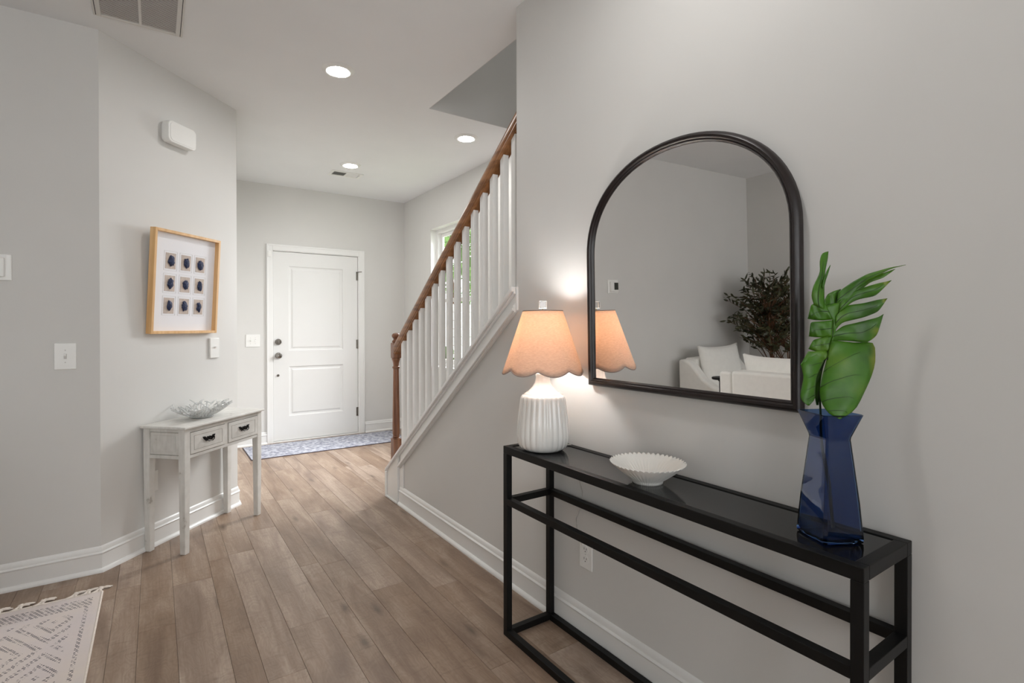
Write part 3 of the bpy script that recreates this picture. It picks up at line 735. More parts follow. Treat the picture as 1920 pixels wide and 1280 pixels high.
# local: x along wall, y towards the wall
TW, TD, TH = 0.334, 0.146, 0.702
MB().box(-TW, TW, -TD-0.002, TD-0.001, TH-0.015, TH).build('table_top', 'distressed_white', t, bevel=0.005, seg=3)
BW, BD = 0.322, 0.133
lw = 0.040
for sx in (-1, 1):
    for sy in (-1, 1):
        xa, xb = sorted((sx*BW, sx*(BW-lw))); yb0, yb1 = sorted((sy*BD, sy*(BD-lw)))
        q = MB(); k_ = 0.004
        q.loft([[(xa+k_*(sx < 0 and 0 or 1), yb0+k_, 0), (xb-k_*(sx > 0 and 0 or 1), yb0+k_, 0), (xb-k_*(sx > 0 and 0 or 1), yb1-k_, 0), (xa+k_*(sx < 0 and 0 or 1), yb1-k_, 0)],
                [(xa, yb0, 0.50), (xb, yb0, 0.50), (xb, yb1, 0.50), (xa, yb1, 0.50)], [(xa, yb0, TH-0.015), (xb, yb0, TH-0.015), (xb, yb1, TH-0.015), (xa, yb1, TH-0.015)]])
        q.build('leg', 'distressed_white', t, bevel=0.0025)
zb, zt_ = 0.522, TH-0.0155
ix = BW-lw
ap = MB()
for (a, b_, c, d_) in ((-ix, ix, zb, zb+0.018), (-ix, ix, 0.664, zt_), (-0.013, 0.013, zb+0.018, 0.664)):
    ap.box(a, b_, -BD+0.003, -BD+0.021, c, d_)
ap.build('front_rail', 'distressed_white', t, bevel=0.0015)
box('back_panel', 'distressed_white', (-ix, ix, BD-0.02, BD-0.004, zb, zt_), t)
for sx in (-1, 1):
    # side panel with a raised frame
    xa, xb = sorted((sx*(BW-0.003), sx*(BW-0.019)))
    for (a, b_, c, d_) in ((-BD+lw, BD-lw, zb, zb+0.020), (-BD+lw, BD-lw, zt_-0.018, zt_)): box('side_rail', 'distressed_white', (xa, xb, a, b_, c, d_), t, bevel=0.0015)
    xa, xb = sorted((sx*(BW-0.005), sx*(BW-0.016)))
    sp_ = box('side_panel', 'distressed_white', (xa, xb, -BD+lw+0.002, BD-lw-0.002, zb+0.022, zt_-0.020), t, bevel=0.0015)
    xa, xb = sorted((sx*(BW-0.0025), sx*(BW-0.006)))
    box('raised_field', 'distressed_white', (xa, xb, -BD+lw+0.022, BD-lw-0.022, zb+0.040, zt_-0.036), sp_, bevel=0.001)
for sx in (-1, 1):
    c0 = sx*0.1475
    f = MB().box(c0-0.132, c0+0.132, -BD-0.001, -BD+0.018, zb+0.0205, 0.6615).build('drawer', 'distressed_white', t, bevel=0.002)
    fl_ = MB()
    for (a, b_, c, d_) in ((-0.108, -0.1065, -0.040, 0.040), (0.1065, 0.108, -0.040, 0.040), (-0.1065, 0.1065, -0.040, -0.0385), (-0.1065, 0.1065, 0.0385, 0.040)):
        fl_.box(c0+a, c0+b_, -BD-0.0018, -BD-0.0008, 0.602+c, 0.602+d_)
    fl_.build('drawer_groove', 'groove_grey', f)
    hz = 0.606; hm = MB()
    # butterfly bail pull
    for s2 in (-1, 1):
        hm.prism([(c0+s2*0.004, hz-0.008), (c0+s2*0.022, hz-0.013), (c0+s2*0.040, hz+0.004), (c0+s2*0.047, hz+0.017), (c0+s2*0.030, hz+0.016), (c0+s2*0.020, hz+0.006), (c0+s2*0.010, hz+0.013), (c0+s2*0.004, hz+0.013)], 1, -BD-0.006, -BD-0.001)
        hm.tube([(c0+s2*0.027, -BD-0.004, hz+0.006), (c0+s2*0.027, -BD-0.014, hz+0.004)], 0.0035, 8)
    hm.tube([(c0-0.030, -BD-0.014, hz+0.006), (c0-0.027, -BD-0.016, hz-0.006), (c0-0.012, -BD-0.018, hz-0.013), (c0+0.012, -BD-0.018, hz-0.013), (c0+0.027, -BD-0.016, hz-0.006), (c0+0.030, -BD-0.014, hz+0.006)], 0.0028, 8)
    hm.tube([(c0, -BD-0.001, hz+0.002), (c0, -BD-0.012, hz+0.001)], [0.007, 0.004], 10)
    hm.build('drawer_pull', 'iron', f)
# crystal coral bowl
cbx = thing('coral_bowl', 'clear crystal bowl of branching coral on the white table', 'bowl', on45(0.523, TH, 0.140), R(45))
base = MB().lathe([(0.002, 0.0005), (0.052, 0.0005), (0.062, 0.006), (0.050, 0.012), (0.002, 0.009)], 28).build('bowl_foot', 'crystal', cbx, smooth=True)
rc = random.Random(11); cm = MB()
for i in range(34):
    a = 2*PI*i/34+rc.uniform(-0.08, 0.08); L = rc.uniform(0.85, 1.12)
    ex = 1.45 if abs(math.cos(a)) > 0.6 else 1.0
    def pt(q, aa, dz=0.0):
        rr = (0.035+0.125*q*L)*(1+(ex-1)*q*0.45); zz = 0.008+0.062*q**1.7*L*(1.05 if math.cos(a) > 0.3 else 0.9)+dz
        return (rr*math.cos(aa)*0.96, rr*math.sin(aa)*0.70, zz)
    cm.tube([pt(0, a), pt(0.35, a+rc.uniform(-.05, .05)), pt(0.7, a+rc.uniform(-.09, .09)), pt(1.0, a+rc.uniform(-.12, .12))], [0.0075, 0.0065, 0.0050, 0.0036], 6)
    for k in range(4):
        q = rc.uniform(0.35, 0.9); a2 = a+rc.choice([-1, 1])*rc.uniform(0.12, 0.3)
        p0, p1 = Vector(pt(q, a)), Vector(pt(min(q+rc.uniform(.12, .28), 1.08), a2, rc.uniform(0, .012)))
        cm.tube([p0, (p0+p1)/2+Vector((0, 0, 0.003)), p1], [0.0045, 0.0040, 0.0030], 5)
co = cm.build('coral_branches', 'crystal', cbx, smooth='all')

# ------------------------------------------------------------------ mats and rug
t = thing('door_mat', 'blue-grey speckled runner mat in front of the door', 'mat', (0.740, 5.315, 0))
MB().box(0, 1.580, 0.0, 0.580, 0.001, 0.008).build('mat_surface', 'speckled_mat', t, bevel=0.002)
ed = MB()
for (a, b_, c, d_) in ((-0.005, 1.585, -0.005, 0.0), (-0.005, 1.585, 0.580, 0.585), (-0.005, 0.0, 0, 0.58), (1.58, 1.585, 0, 0.58)): ed.box(a, b_, c, d_, 0.0005, 0.007)
ed.build('mat_binding', 'mat_edge', t)
t = thing('area_rug', 'cream woven rug with charcoal dashes and knotted fringe, bottom left', 'rug', (-0.212, 3.068, 0))
RX, RY = 2.05, 3.00
MB().box(-RX, 0, -RY, 0, 0.0008, 0.009).build('rug_field', 'woven_rug', t, bevel=0.003)
MB().tube([(0.0, 0.002, 0.006), (0.0, -RY, 0.006)], 0.005, 8).build('side_cord', 'tassel', t)
MB().tube([(0.002, 0.001, 0.006)]+[(-0.06*k_, 0.003+0.006*abs(math.sin(k_*1.3)), 0.006) for k_ in range(1, 40)], 0.005, 8).build('end_cord', 'tassel', t)
rt_ = random.Random(21)
tx = [-0.022, -0.062, -0.112, -0.225, -0.300]
while tx[-1] > -RX+0.1: tx.append(tx[-1]-rt_.uniform(0.06, 0.11))
for q, xx in enumerate(tx):
    mm = MB(); dx = 0.022+rt_.uniform(-0.006, 0.008)
    k0 = Vector((xx+dx*0.5, 0.034, 0.009))
    mm.tube([(xx-0.020, 0.002, 0.006), (xx-0.004, 0.012, 0.007), k0], [0.0070, 0.0065, 0.006], 7)
    mm.tube([(xx+0.018, 0.002, 0.006), (xx+0.012, 0.012, 0.007), k0], [0.0070, 0.0065, 0.006], 7)
    mm.lathe([(0.0015, 0.001), (0.010, 0.004), (0.011, 0.010), (0.007, 0.016), (0.001, 0.018)], 10, c=(k0.x, k0.y))
    for k_ in range(10):
        e = k0+Vector((rt_.uniform(-0.012, 0.048), rt_.uniform(0.004, 0.026), -0.0045))
        mm.tube([k0, (k0+e)/2+Vector((0, 0.002, 0.003)), e], [0.0055, 0.0052, 0.0030], 5)
    mm.build('tassel', 'tassel', t, smooth='all')

# ------------------------------------------------------------------ console table
CX0, CX1, CY0, CY1, CZ = 1.1655, 1.4105, 0.4525, 1.7400, 0.7665
t = thing('console_table', 'black metal console table with dark inset top under the mirror', 'table', ((CX0+CX1)/2, (CY0+CY1)/2, 0))
hx, hy, tb = (CX1-CX0)/2, (CY1-CY0)/2, 0.0255
for sx in (-1, 1):
    for sy in (-1, 1):
        xa, xb = sorted((sx*hx, sx*(hx-tb))); yb0, yb1 = sorted((sy*hy, sy*(hy-tb)))
        box('leg', 'black_metal', (xa, xb, yb0, yb1, 0.001, CZ-0.030), t, bevel=0.0015)
def rails(name, z0, z1, over=0.0):
    for sx in (-1, 1):
        xa, xb = sorted((sx*(hx-over), sx*(hx-tb+over)))
        box(name, 'black_metal', (xa, xb, -hy+tb, hy-tb, z0, z1), t, bevel=0.0012)
    for sy in (-1, 1):
        yb0, yb1 = sorted((sy*(hy-over), sy*(hy-tb+over)))
        box(name, 'black_metal', (-hx+tb, hx-tb, yb0, yb1, z0, z1), t, bevel=0.0012)
rails('mid_rail', 0.533, 0.5585); rails('floor_rail', 0.001, 0.0265)
tf = MB()
for (a, b_, c, d_) in ((-hx, -hx+0.026, -hy, hy), (hx-0.026, hx, -hy, hy), (-hx+0.026, hx-0.026, -hy, -hy+0.026), (-hx+0.026, hx-0.026, hy-0.026, hy)): tf.box(a, b_, c, d_, CZ-0.030, CZ)
tf.build('top_frame', 'black_metal', t, bevel=0.0018)
box('inset_top', 'black_top', (-hx+0.027, hx-0.027, -hy+0.027, hy-0.027, CZ-0.022, CZ-0.0025), t, bevel=0.001)
SZ = CZ-0.0022

# ------------------------------------------------------------------ table lamp
lp = thing('table_lamp', 'lit table lamp with scalloped peach shade and fluted white ceramic base', 'lamp', (1.264, 1.606, SZ))
NF = 26
def flute(r, z, a):
    k_ = min(1, max(0, (z-0.004)/0.03))*min(1, max(0, (0.217-z)/0.02))
    return r*(1-0.055*k_*(1-abs(math.cos(a*NF/2)))), z
bodyp = [(0.03, 0.0), (0.060, 0.0), (0.078, 0.005), (0.093, 0.016), (0.101, 0.032), (0.1035, 0.06), (0.102, 0.09), (0.0995, 0.12), (0.096, 0.15), (0.0925, 0.18), (0.090, 0.198), (0.087, 0.208), (0.080, 0.2165), (0.074, 0.2175), (0.073, 0.221), (0.062, 0.228), (0.060, 0.2275), (0.050, 0.238), (0.040, 0.250), (0.0325, 0.263), (0.0290, 0.276), (0.0285, 0.286), (0.0295, 0.2945), (0.0295, 0.300), (0.027, 0.302), (0.010, 0.302)]
MB().lathe(bodyp, NF*6, mod=flute).build('lamp_base', 'ceramic', lp, smooth='all')
zsb, zst, rb_, rt3 = 0.313, 0.545, 0.1555, 0.0780
NS = 8; ns = 128; rings = []
for j in range(13):
    f = j/12; ring = []
    for i in range(ns):
        a = 2*PI*i/ns+0.22; sc_ = abs(math.sin(a*NS/2))**0.85
        zb_ = zsb+0.006-0.020*sc_; z = zb_+(zst-zb_)*f; r = rb_+(rt3-rb_)*((z-zsb)/(zst-zsb))
        ring.append((r*math.cos(a), r*math.sin(a), z))
    rings.append(ring)
shd = MB().loft(rings, True, False, False).build('lamp_shade', 'lamp_linen', lp, smooth='all', solid=0.0012, fix=False)
plain('shade_piping', srgb(168, 150, 140), 0.8)
MB().tube([tuple(p) for p in rings[0]]+[rings[0][0]], 0.0022, 6).build('lower_piping', 'shade_piping', shd, smooth='all')
MB().tube([tuple(p) for p in rings[-1]]+[rings[-1][0]], 0.0024, 6).build('upper_piping', 'shade_piping', shd, smooth='all')
MB().lathe([(0.010, 0.300), (0.010, 0.325), (0.017, 0.330), (0.017, 0.412), (0.006, 0.415)], 20).build('socket', 'harp_metal', lp, smooth=True)
MB().lathe([(0.013, 0.415), (0.015, 0.430), (0.026, 0.455), (0.030, 0.475), (0.027, 0.495), (0.016, 0.508), (0.002, 0.512)], 12).build('light_bulb', 'bulb_glow', lp, smooth='all')
hp = MB()
for s2 in (-1, 1): hp.tube([(s2*0.012, 0, 0.330), (s2*0.045, 0, 0.360), (s2*0.052, 0, 0.43), (s2*0.045, 0, 0.50), (0, 0, 0.530)], 0.0016, 6)
for k_ in range(3):
    a = 2*PI*k_/3; hp.tube([(0, 0, 0.533), (0.0775*math.cos(a), 0.0775*math.sin(a), 0.5435)], 0.0014, 6)
hp.tube([(0, 0, 0.528), (0, 0, 0.556)], 0.002, 6)
hp.build('harp', 'harp_metal', lp, smooth='all')
fb = MB().box(-0.0135, 0.0135, -0.0135, 0.0135, 0.556, 0.583).build('finial_cube', 'acrylic', lp, bevel=0.002); fb.rotation_euler = (0, 0, -yaw)
fe = MB()
for (a, b_) in ((-1, -1), (-1, 1), (1, -1), (1, 1)):
    fe.tube([(a*0.0135, b_*0.0135, 0.556), (a*0.0135, b_*0.0135, 0.583)], 0.0011, 5)
    fe.tube([(a*0.0135, -0.0135, 0.5695+b_*0.0135), (a*0.0135, 0.0135, 0.5695+b_*0.0135)], 0.0011, 5)
    fe.tube([(-0.0135, a*0.0135, 0.5695+b_*0.0135), (0.0135, a*0.0135, 0.5695+b_*0.0135)], 0.0011, 5)
fe.build('finial_edges', 'plastic_white', fb)
# lamp cord down behind the console to the outlet
cord = [(1.325, 1.604, SZ+0.004), (1.400, 1.597, SZ+0.004), (1.4175, 1.592, CZ-0.02), (1.418, 1.575, 0.66), (1.419, 1.545, 0.585), (1.418, 1.552, 0.53), (1.417, 1.583, 0.47), (1.416, 1.575, 0.42), (1.414, 1.545, 0.385), (1.409, 1.530, 0.368)]
tag(MB().tube(cord, 0.0024, 8).build('lamp_cord', 'cord', smooth='all'), 'thin pale lamp cord hanging behind the console to the outlet', 'cord')

# ------------------------------------------------------------------ fluted bowl
bl = thing('fluted_bowl', 'white fluted ceramic bowl on the console table', 'bowl', (1.271, 1.089, SZ))
NB = 46
def fl2(r, z, a):
    k_ = min(1, max(0, (z-0.006)/0.05)); c_ = 2*abs(math.cos(a*NB/2))-1.2
    return r*(1+0.026*c_*min(1, k_+0.35)), z+0.0026*c_*k_**3
bp = [(0.002, 0.004), (0.036, 0.004), (0.038, 0.0), (0.046, 0.0), (0.047, 0.006), (0.050, 0.010), (0.064, 0.020), (0.082, 0.034), (0.098, 0.047), (0.111, 0.058), (0.114, 0.061), (0.1135, 0.0625), (0.109, 0.0605), (0.095, 0.050), (0.078, 0.037), (0.060, 0.024), (0.045, 0.015), (0.002, 0.013)]
MB().lathe(bp, NB*6, mod=fl2).build('bowl_body', 'ceramic_matte', bl, smooth='all')

# ------------------------------------------------------------------ mirror
mr = thing('arched_mirror', 'arched wall mirror with dark walnut frame above the console', 'mirror', (XR-0.002, 1.094, 1.020), R(-90))
mr.rotation_euler = (R(1.07), 0, R(-90))
# local: x along -Y, -y into the room, z up
MW, MZS, MZT = 0.403, 0.500, 0.838
def arch(inset, n=40):
    a = MW-inset; pts = [(-a, inset), (a, inset), (a, MZS)]
    hgt = MZT-inset-MZS
    for k_ in range(1, n):
        q = PI*k_/n; pts.append((a*math.copysign(abs(math.cos(q))**0.95, math.cos(q)), MZS+hgt*math.sin(q)**0.95))
    pts.append((-a, MZS)); return pts
profm = [(0.0, 0.0), (0.0, -0.014), (0.004, -0.022), (0.011, -0.026), (0.018, -0.024), (0.022, -0.018), (0.025, -0.019), (0.029, -0.015), (0.0305, -0.008)]
rings = [[(px, dy, pz) for px, pz in arch(ins)] for ins, dy in profm]
MB().loft(rings, True, False, False).build('mirror_frame', 'mirror_walnut', mr, smooth=True, fix=False)
gp = arch(0.029)
MB().add([(px, -0.0095, pz) for px, pz in gp]+[(px, -0.002, pz) for px, pz in gp], [tuple(range(len(gp))), tuple(range(2*len(gp)-1, len(gp)-1, -1))]+[((i+1) % len(gp), i, i+len(gp), (i+1) % len(gp)+len(gp)) for i in range(len(gp))]).build('mirror_glass', 'mirror_glass', mr, fix=False)

# ------------------------------------------------------------------ blue vase with monstera leaf
VC = (1.286, 0.570); va = math.atan2(0.042, 0.134)
vz = thing('glass_vase', 'faceted cobalt blue glass vase at the near end of the console', 'vase', (VC[0], VC[1], SZ), va)
def sq(hd, z, n=7, rnd=0.12):
    """rounded square with its corners on the axes, half diagonal hd"""
    pts = []
    for k_ in range(4):
        a0 = PI/2*k_; c0, c1 = Vector((hd*math.cos(a0), hd*math.sin(a0))), Vector((hd*math.cos(a0+PI/2), hd*math.sin(a0+PI/2)))
        for q in range(n):
            f = rnd*0.5+(1-rnd)*q/(n-1); p = c0.lerp(c1, f); pts.append((p.x, p.y, z))
    return pts
outp = [(0.062, 0.0), (0.069, 0.003), (0.070, 0.010), (0.062, 0.090), (0.052, 0.165), (0.0445, 0.222), (0.0435, 0.228), (0.0445, 0.234), (0.054, 0.255), (0.067, 0.283), (0.0685, 0.286)]
inp = [(0.0655, 0.287), (0.063, 0.283), (0.0495, 0.256), (0.0395, 0.234), (0.0385, 0.228), (0.0395, 0.222), (0.047, 0.165), (0.056, 0.090), (0.063, 0.012), (0.055, 0.007), (0.01, 0.006)]
MB().loft([sq(r_, z_) for r_, z_ in outp+inp]).build('vase_body', 'vase_glass', vz, smooth=True)

lf = thing('monstera_leaf', 'large split green monstera leaf standing in the blue vase', 'leaf', (VC[0], VC[1], SZ+0.02), -yaw)
PXM = 971.3/1.1915
def lp_(c):   # leaf outline, right / up in metres
    X = 1460+c[0]/3.765; Y = 460+c[1]/3.765
    return ((X-1555)/PXM, (996-Y)/PXM)
def resample(pts, n):
    P = [Vector(p) for p in pts]; L = [0]
    for i in range(1, len(P)): L.append(L[-1]+(P[i]-P[i-1]).length)
    out = []
    for k_ in range(n):
        s_ = L[-1]*k_/(n-1); i = 1
        while i < len(P)-1 and L[i] < s_: i += 1
        f = (s_-L[i-1])/max(1e-9, L[i]-L[i-1]); out.append(P[i-1].lerp(P[i], min(1, max(0, f))))
    for _ in range(1):
        out = [out[0]]+[(out[i-1]+out[i]*2+out[i+1])/4 for i in range(1, n-1)]+[out[-1]]
    return out
LOBES = [  # edge A, edge B, depth at base, at tip, camber
 ([(340, 810), (300, 960), (285, 1060), (300, 1140), (350, 1210), (430, 1250)], [(372, 690), (560, 712), (676, 698), (682, 860), (640, 980), (540, 1190), (430, 1250)], 0.0, -0.045, -0.022),
 ([(365, 692), (500, 697), (620, 712), (690, 660), (737, 508)], [(385, 640), (450, 590), (600, 555), (700, 530), (737, 508)], 0.002, -0.002, -0.008),
 ([(395, 620), (445, 565), (600, 530), (700, 490), (764, 397)], [(400, 520), (480, 445), (600, 430), (700, 405), (764, 397)], 0.003, -0.012, -0.008),
 ([(420, 520), (500, 430), (560, 402), (680, 380), (792, 270)], [(430, 430), (520, 350), (620, 312), (700, 290), (792, 270)], 0.005, -0.018, -0.008),
 ([(410, 470), (530, 380), (640, 282), (740, 250), (818, 190)], [(425, 400), (520, 345), (640, 262), (740, 215), (818, 190)], 0.008, -0.030, -0.004),
 ([(400, 470), (520, 370), (620, 280), (780, 190), (893, 160)], [(418, 350), (500, 290), (620, 225), (780, 180), (893, 160)], 0.010, -0.040, -0.006),
 ([(322, 405), (345, 365), (385, 345), (435, 330)], [(320, 490), (370, 500), (420, 470), (440, 420)], 0.010, 0.016, 0.008),
 ([(245, 440), (225, 380), (240, 310), (290, 210), (285, 130), (300, 75), (348, 65)], [(320, 480), (318, 350), (320, 250), (325, 200), (342, 120), (348, 65)], 0.004, 0.030, -0.010),
 ([(300, 310), (325, 225), (345, 185), (362, 160)], [(312, 330), (335, 250), (352, 200), (362, 160)], 0.006, 0.020, -0.002),
 ([(325, 430), (270, 425), (225, 440), (203, 540)], [(378, 545), (310, 552), (250, 548), (203, 540)], 0.004, 0.014, -0.006),
 ([(378, 548), (300, 558), (222, 562), (211, 664)], [(374, 666), (300, 672), (245, 668), (211, 664)], 0.002, 0.014, -0.006),
 ([(374, 660), (300, 672), (240, 690), (208, 752)], [(352, 765), (290, 775), (240, 765), (208, 752)], 0.002, 0.012, -0.006),
 ([(352, 760), (262, 768), (192, 792), (153, 862)], [(338, 815), (290, 850), (230, 875), (165, 905)], 0.002, 0.000, -0.006),
 ([(318, 450), (385, 560), (372, 680), (345, 770), (338, 810)], [(440, 420), (435, 500), (405, 600), (385, 690), (345, 815)], 0.006, 0.0, -0.006),
 ([(205, 770), (153, 860), (175, 950), (148, 1080), (158, 1120), (205, 1152)], [(345, 770), (300, 870), (265, 940), (255, 1020), (255, 1110), (215, 1152)], 0.004, -0.020, -0.016),
 ([(330, 800), (285, 890), (255, 990), (250, 1080), (265, 1150)], [(338, 810), (312, 880), (296, 970), (286, 1060), (280, 1150)], 0.022, 0.030, 0.0),
]
lm_ = MB(); vm = MB(); NA, NC = 20, 9
for A_, B_, dA, dB, camb in LOBES:
    ea, eb_ = resample([lp_(c) for c in A_], NA), resample([lp_(c) for c in B_], NA)
    grid = []
    for i in range(NA):
        f = i/(NA-1); row = []
        for j in range(NC):
            g_ = j/(NC-1); p = ea[i].lerp(eb_[i], g_)
            wv = 0.0012*math.sin(f*11+g_*4+dA*300)+0.0006*math.sin(f*23-g_*3)
            dd_ = dA+(dB-dA)*f**1.4+camb*0.45*4*g_*(1-g_)*math.sin(PI*min(1, f*0.9+0.1))+wv-0.005
            row.append((p.x+dd_*0.625+dd_/1.19*p.x, dd_, p.y+dd_/1.19*(p.y-0.466)))
        grid.append(row)
    k0 = len(lm_.v); lm_.v += [p for r_ in grid for p in r_]
    for i in range(NA-1):
        for j in range(NC-1):
            a = k0+i*NC+j; lm_.f.append((a, a+1, a+NC+1, a+NC))
    li = len(lm_.v)//(NA*NC)-1
    if li in (1, 2, 3, 4, 5, 7, 9, 10, 11):
        mid = [Vector(grid[i][NC//2])+Vector((0, -0.0012, 0)) for i in range(0, NA-4)]
        vm.tube(mid, [0.0008*(1-0.7*i/len(mid)) for i in range(len(mid))], 5)
    elif li in (0, 14):
        for i0 in (4, 8, 12, 15):
            mid = [Vector(grid[min(NA-2, i0+(j if li == 0 else NC-1-j)//3)][j])+Vector((0, -0.0012, 0)) for j in range(0, NC-2)]
            if li == 14: mid = [Vector(grid[min(NA-2, i0+(NC-1-j)//3)][j])+Vector((0, -0.0012, 0)) for j in range(NC-1, 2, -1)]
            for _ in range(2): mid = [mid[0]]+[(mid[q-1]+mid[q]*2+mid[q+1])/4 for q in range(1, len(mid)-1)]+[mid[-1]]
            vm.tube(mid, [0.0008*(1-0.75*i/len(mid)) for i in range(len(mid))], 5)
lm_.build('leaf_blade', 'monstera_green', lf, smooth='all', solid=0.0009, fix=False)
mid = [lp_(c) for c in ((330, 830), (350, 760), (372, 680), (385, 570), (400, 480), (430, 400), (520, 310))]
vm.tube([(p[0], -0.006+0.02*i/6, p[1]) for i, p in enumerate(mid)], [0.0022, 0.002, 0.0018, 0.0016, 0.0013, 0.001, 0.0007], 6)
vm.build('leaf_veins', 'leaf_vein', lf, smooth='all')
j0 = lp_((335, 815))
MB().tube([(j0[0], 0.004, j0[1]), (j0[0]-0.004, 0.024, j0[1]-0.04), (-0.004, 0.020, 0.19), (0.002, 0.006, 0.10), (0.004, -0.004, 0.004)], [0.0028, 0.003, 0.0034, 0.0036, 0.0036], 8).build('leaf_stem', 'leaf_vein', lf, smooth='all')

# ------------------------------------------------------------------ living room things seen in the mirror
def armchair(label, loc, rz):
    t = thing('armchair', label, 'armchair', loc, rz, group='white slipcovered armchairs')
    Wd, Dp = 0.410, 0.425; BH = 0.815
    pr = [(Dp-0.01, 0.03), (-Dp, 0.03), (-Dp, 0.545), (-0.30, 0.555), (-0.08, 0.562), (0.05, 0.585), (0.14, 0.635), (0.21, 0.710), (0.265, 0.775), (0.315, BH-0.010), (0.36, BH), (Dp-0.01, BH)]
    for sx in (-1, 1):
        xa, xb = sorted((sx*Wd, sx*(Wd-0.105)))
        MB().prism(pr, 0, xa, xb).build('arm', 'fabric_white', t, bevel=0.022, seg=3, smooth=True)
    ix_ = Wd-0.107
    box('back', 'fabric_white', (-ix_, ix_, Dp-0.15, Dp-0.002, 0.03, BH+0.010), t, bevel=0.022, seg=3, smooth=True)
    box('seat_base', 'fabric_white', (-ix_, ix_, -Dp+0.012, Dp-0.152, 0.03, 0.31), t, bevel=0.01)
    box('seat_cushion', 'fabric_white', (-ix_+0.003, ix_-0.003, -Dp+0.005, Dp-0.155, 0.311, 0.46), t, bevel=0.035, seg=4, smooth=True)
    # puffed back pillow
    n = 14; fr_, bk = [], []
    for side, lst in ((-1, fr_), (1, bk)):
        for i in range(n+1):
            for j in range(n+1):
                u, v = i/n*2-1, j/n*2-1
                pf = 0.012+0.075*((1-u*u)*(1-v*v))**0.5
                xx = u*0.300*(1-0.05*(1-v*v)); zz = 0.24+v*0.235*(1-0.015*(1-u*u))+0.02*abs(u)**3*max(0, v)
                lst.append((xx, side*pf, zz))
    pm = MB(); fsf = [(i*(n+1)+j, (i+1)*(n+1)+j, (i+1)*(n+1)+j+1, i*(n+1)+j+1) for i in range(n) for j in range(n)]
    pm.add(fr_, fsf); pm.add(bk, [f[::-1] for f in fsf])
    rim = [i for i in range(n+1)]; border = [(0, j) for j in range(n)]+[(i, n) for i in range(n)]+[(n, j) for j in range(n, 0, -1)]+[(i, 0) for i in range(n, 0, -1)]
    m_ = (n+1)**2; ids = [i*(n+1)+j for i, j in border]
    for k_ in range(len(ids)):
        a, b_ = ids[k_], ids[(k_+1) % len(ids)]; pm.f.append((a, b_, b_+m_, a+m_))
    po = pm.build('back_pillow', 'fabric_white', t, smooth='all'); po.location = (0.0, Dp-0.245, 0.455); po.rotation_euler = (R(-9), 0, R(2))
    for sx in (-1, 1):
        for sy in (-1, 1): box('foot', 'slot_dark', (sx*0.34-0.02, sx*0.34+0.02, sy*0.35-0.02, sy*0.35+0.02, 0.0095, 0.032), t)
    return t
armchair('white slipcovered armchair with plump pillow, seen whole in the mirror', (-1.830, 2.845, 0), 0)
armchair('white slipcovered armchair turned away, its back cut off by the mirror edge', (-1.215, 2.000, 0), R(-90))
t = thing('drink_table', 'small round black side table between the white armchairs in the mirror', 'table', (-1.150, 2.625, 0.0))
MB().lathe([(0.002, 0.700), (0.066, 0.700), (0.072, 0.706), (0.072, 0.716), (0.068, 0.720), (0.002, 0.720)], 36).build('table_top', 'black_metal', t, smooth=True)
MB().lathe([(0.016, 0.024), (0.014, 0.06), (0.014, 0.68), (0.030, 0.700)], 20).build('pedestal', 'black_metal', t, smooth=True)
MB().lathe([(0.002, 0.0095), (0.105, 0.0095), (0.105, 0.016), (0.018, 0.026), (0.002, 0.026)], 30).build('base', 'black_metal', t, smooth=True)
# olive tree
ot = thing('olive_tree', 'potted artificial olive tree in the living room corner, seen in the mirror', 'plant', (-2.50, 2.860, 0))
MB().lathe([(0.10, 0.001), (0.125, 0.02), (0.155, 0.28), (0.160, 0.30), (0.145, 0.30), (0.14, 0.27), (0.01, 0.265)], 32).build('pot', 'pot', ot, smooth=True)
MB().lathe([(0.002, 0.262), (0.141, 0.262), (0.141, 0.272), (0.002, 0.276)], 24).build('soil', 'soil', ot)
rr = random.Random(9); trunk = MB(); leaves = MB()
def inside(p, mrg=0.02): return p.x-2.5 > XW+mrg and p.y+2.86 < YL-mrg
def add_leaf(mb, p, d_, L, wd):
    d_ = d_.normalized(); side = d_.cross(Vector((rr.uniform(-1, 1), rr.uniform(-1, 1), rr.uniform(-1, 1)))).normalized()
    n_ = d_.cross(side); a = len(mb.v)
    for q, wv in ((0, 0.1), (0.4, 1), (0.75, .7), (1, 0.02)):
        c = p+d_*L*q-n_*0.006*math.sin(q*PI)
        mb.v.append(tuple(c-side*wd*wv)); mb.v.append(tuple(c+side*wd*wv))
    for q in range(3): mb.f.append((a+2*q, a+2*q+1, a+2*q+3, a+2*q+2))
stems = []
for k_, (ex_, ey_) in enumerate(((0.06, 0.10), (-0.05, -0.09), (0.15, -0.01))):
    b0 = Vector((0.014*k_-0.014, 0.018*k_-0.018, 0.27)); t1 = Vector((ex_*1.4, ey_*1.5, 1.22))
    pts = [b0.lerp(t1, f)+Vector((0.02*math.sin(5*f+k_), 0.02*math.cos(4*f+k_*2)-0.02, 0)) for f in (0, .2, .4, .6, .8, 1)]
    trunk.tube(pts, [0.016, 0.014, 0.012, 0.010, 0.007, 0.004], 7); stems.append(pts)
made = 0
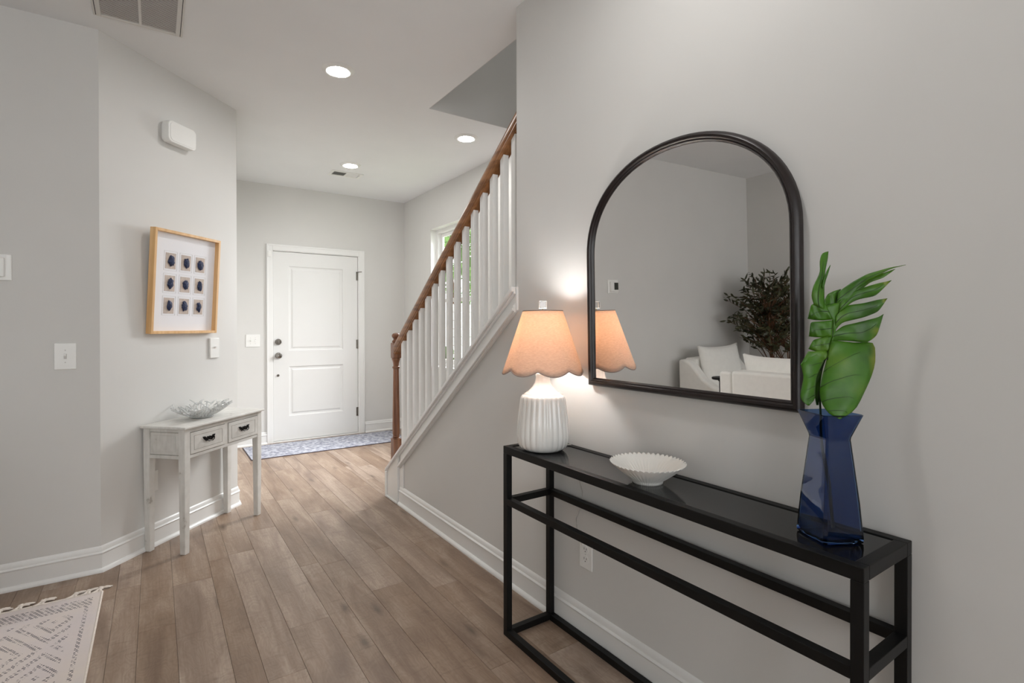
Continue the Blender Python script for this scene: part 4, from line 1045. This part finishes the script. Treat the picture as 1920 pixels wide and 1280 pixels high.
while made < 190:
    u_ = Vector((rr.gauss(0, 1), rr.gauss(0, 1), rr.gauss(0, 1))).normalized()*rr.random()**0.45
    e = Vector((0.07+u_.x*0.40, 0.02+u_.y*0.47, 1.27+u_.z*0.44))
    if not inside(e, 0.05) or e.z < 0.86: continue
    made += 1
    st_ = rr.choice(stems); q = min(5, max(2, int((e.z-0.45)/0.19))); b0 = st_[q if q < 6 else 5]
    mid_ = b0.lerp(e, 0.55)+Vector((0, 0, 0.05)); trunk.tube([b0, mid_, e], [0.0045, 0.003, 0.0015], 5)
    dirn = (e-mid_).normalized()
    for k_ in range(11):
        f = k_/10; p = mid_.lerp(e, f) if k_ < 10 else e
        d2 = (dirn*0.7+Vector((rr.uniform(-1, 1), rr.uniform(-1, 1), rr.uniform(-.6, .8)))).normalized(); L_ = rr.uniform(.05, .085)
        if inside(p+d2*L_, 0.01): add_leaf(leaves, p, d2, L_, rr.uniform(.008, .013))
trunk.build('trunk', 'bark', ot, smooth='all', fix=False)
fo = leaves.build('foliage', 'olive_leaf', ot, fix=False); fo['kind'] = 'stuff'

# ------------------------------------------------------------------ outside the foyer window
struct(MB().box(XS+0.15, 16, -8, 20, -0.5, -0.30).build('ground_outside', 'grass'), 'lawn outside the foyer window')
fn = thing('garden_fence', 'white horizontal board fence across the lawn outside the window', 'fence', (5.6, 9.9, -0.30), R(-90))
for i in range(11):
    box('fence_board', 'fence_vinyl', (-0.014, 0.014, -2.6, 2.6, 0.06+i*0.18, 0.06+i*0.18+0.168), fn, bevel=0.006)
for i in range(4): box('fence_post', 'fence_vinyl', (-0.10, -0.014, -2.6+i*1.7, -2.5+i*1.7, 0, 2.08), fn)
def tree(label, loc, hgt, rad, n, seed):
    t = thing('garden_tree', label, 'tree', loc, 0, group='trees outside the window'); q = random.Random(seed)
    MB().tube([(0, 0, 0), (0.05, 0.03, hgt*0.4), (-0.03, 0.05, hgt*0.75)], [0.11, 0.08, 0.03], 8).build('trunk', 'bark', t)
    lv_ = MB()
    cl = [(Vector((q.gauss(0, rad*.5), q.gauss(0, rad*.5), hgt*0.62+q.gauss(0, hgt*.17))), rad*q.uniform(.25, .5)) for _ in range(26)]
    for k_ in range(n):
        c, r_ = q.choice(cl); d_ = Vector((q.gauss(0, 1), q.gauss(0, 1), q.gauss(0, 1))).normalized(); p = c+d_*r_*q.random()**.4
        if p.z < 0.3: continue
        s_ = Vector((q.gauss(0, 1), q.gauss(0, 1), q.gauss(0, 1))).normalized()*q.uniform(.05, .10); u_ = s_.cross(d_)
        a = len(lv_.v); lv_.v += [tuple(p-s_), tuple(p+u_*.6), tuple(p+s_), tuple(p-u_*.6)]; lv_.f.append((a, a+1, a+2, a+3))
    f_ = lv_.build('foliage', 'tree_leaf', t, fix=False); f_['kind'] = 'stuff'
tree('tall leafy green tree close behind the garden fence', (6.9, 12.9, -0.30), 5.4, 1.5, 3000, 1)
tree('leafy green tree further back beyond the garden fence', (10.4, 15.8, -0.30), 6.0, 1.5, 2600, 2)
tree('low green shrub standing in front of the garden fence', (4.55, 8.55, -0.30), 1.15, 0.38, 900, 3)
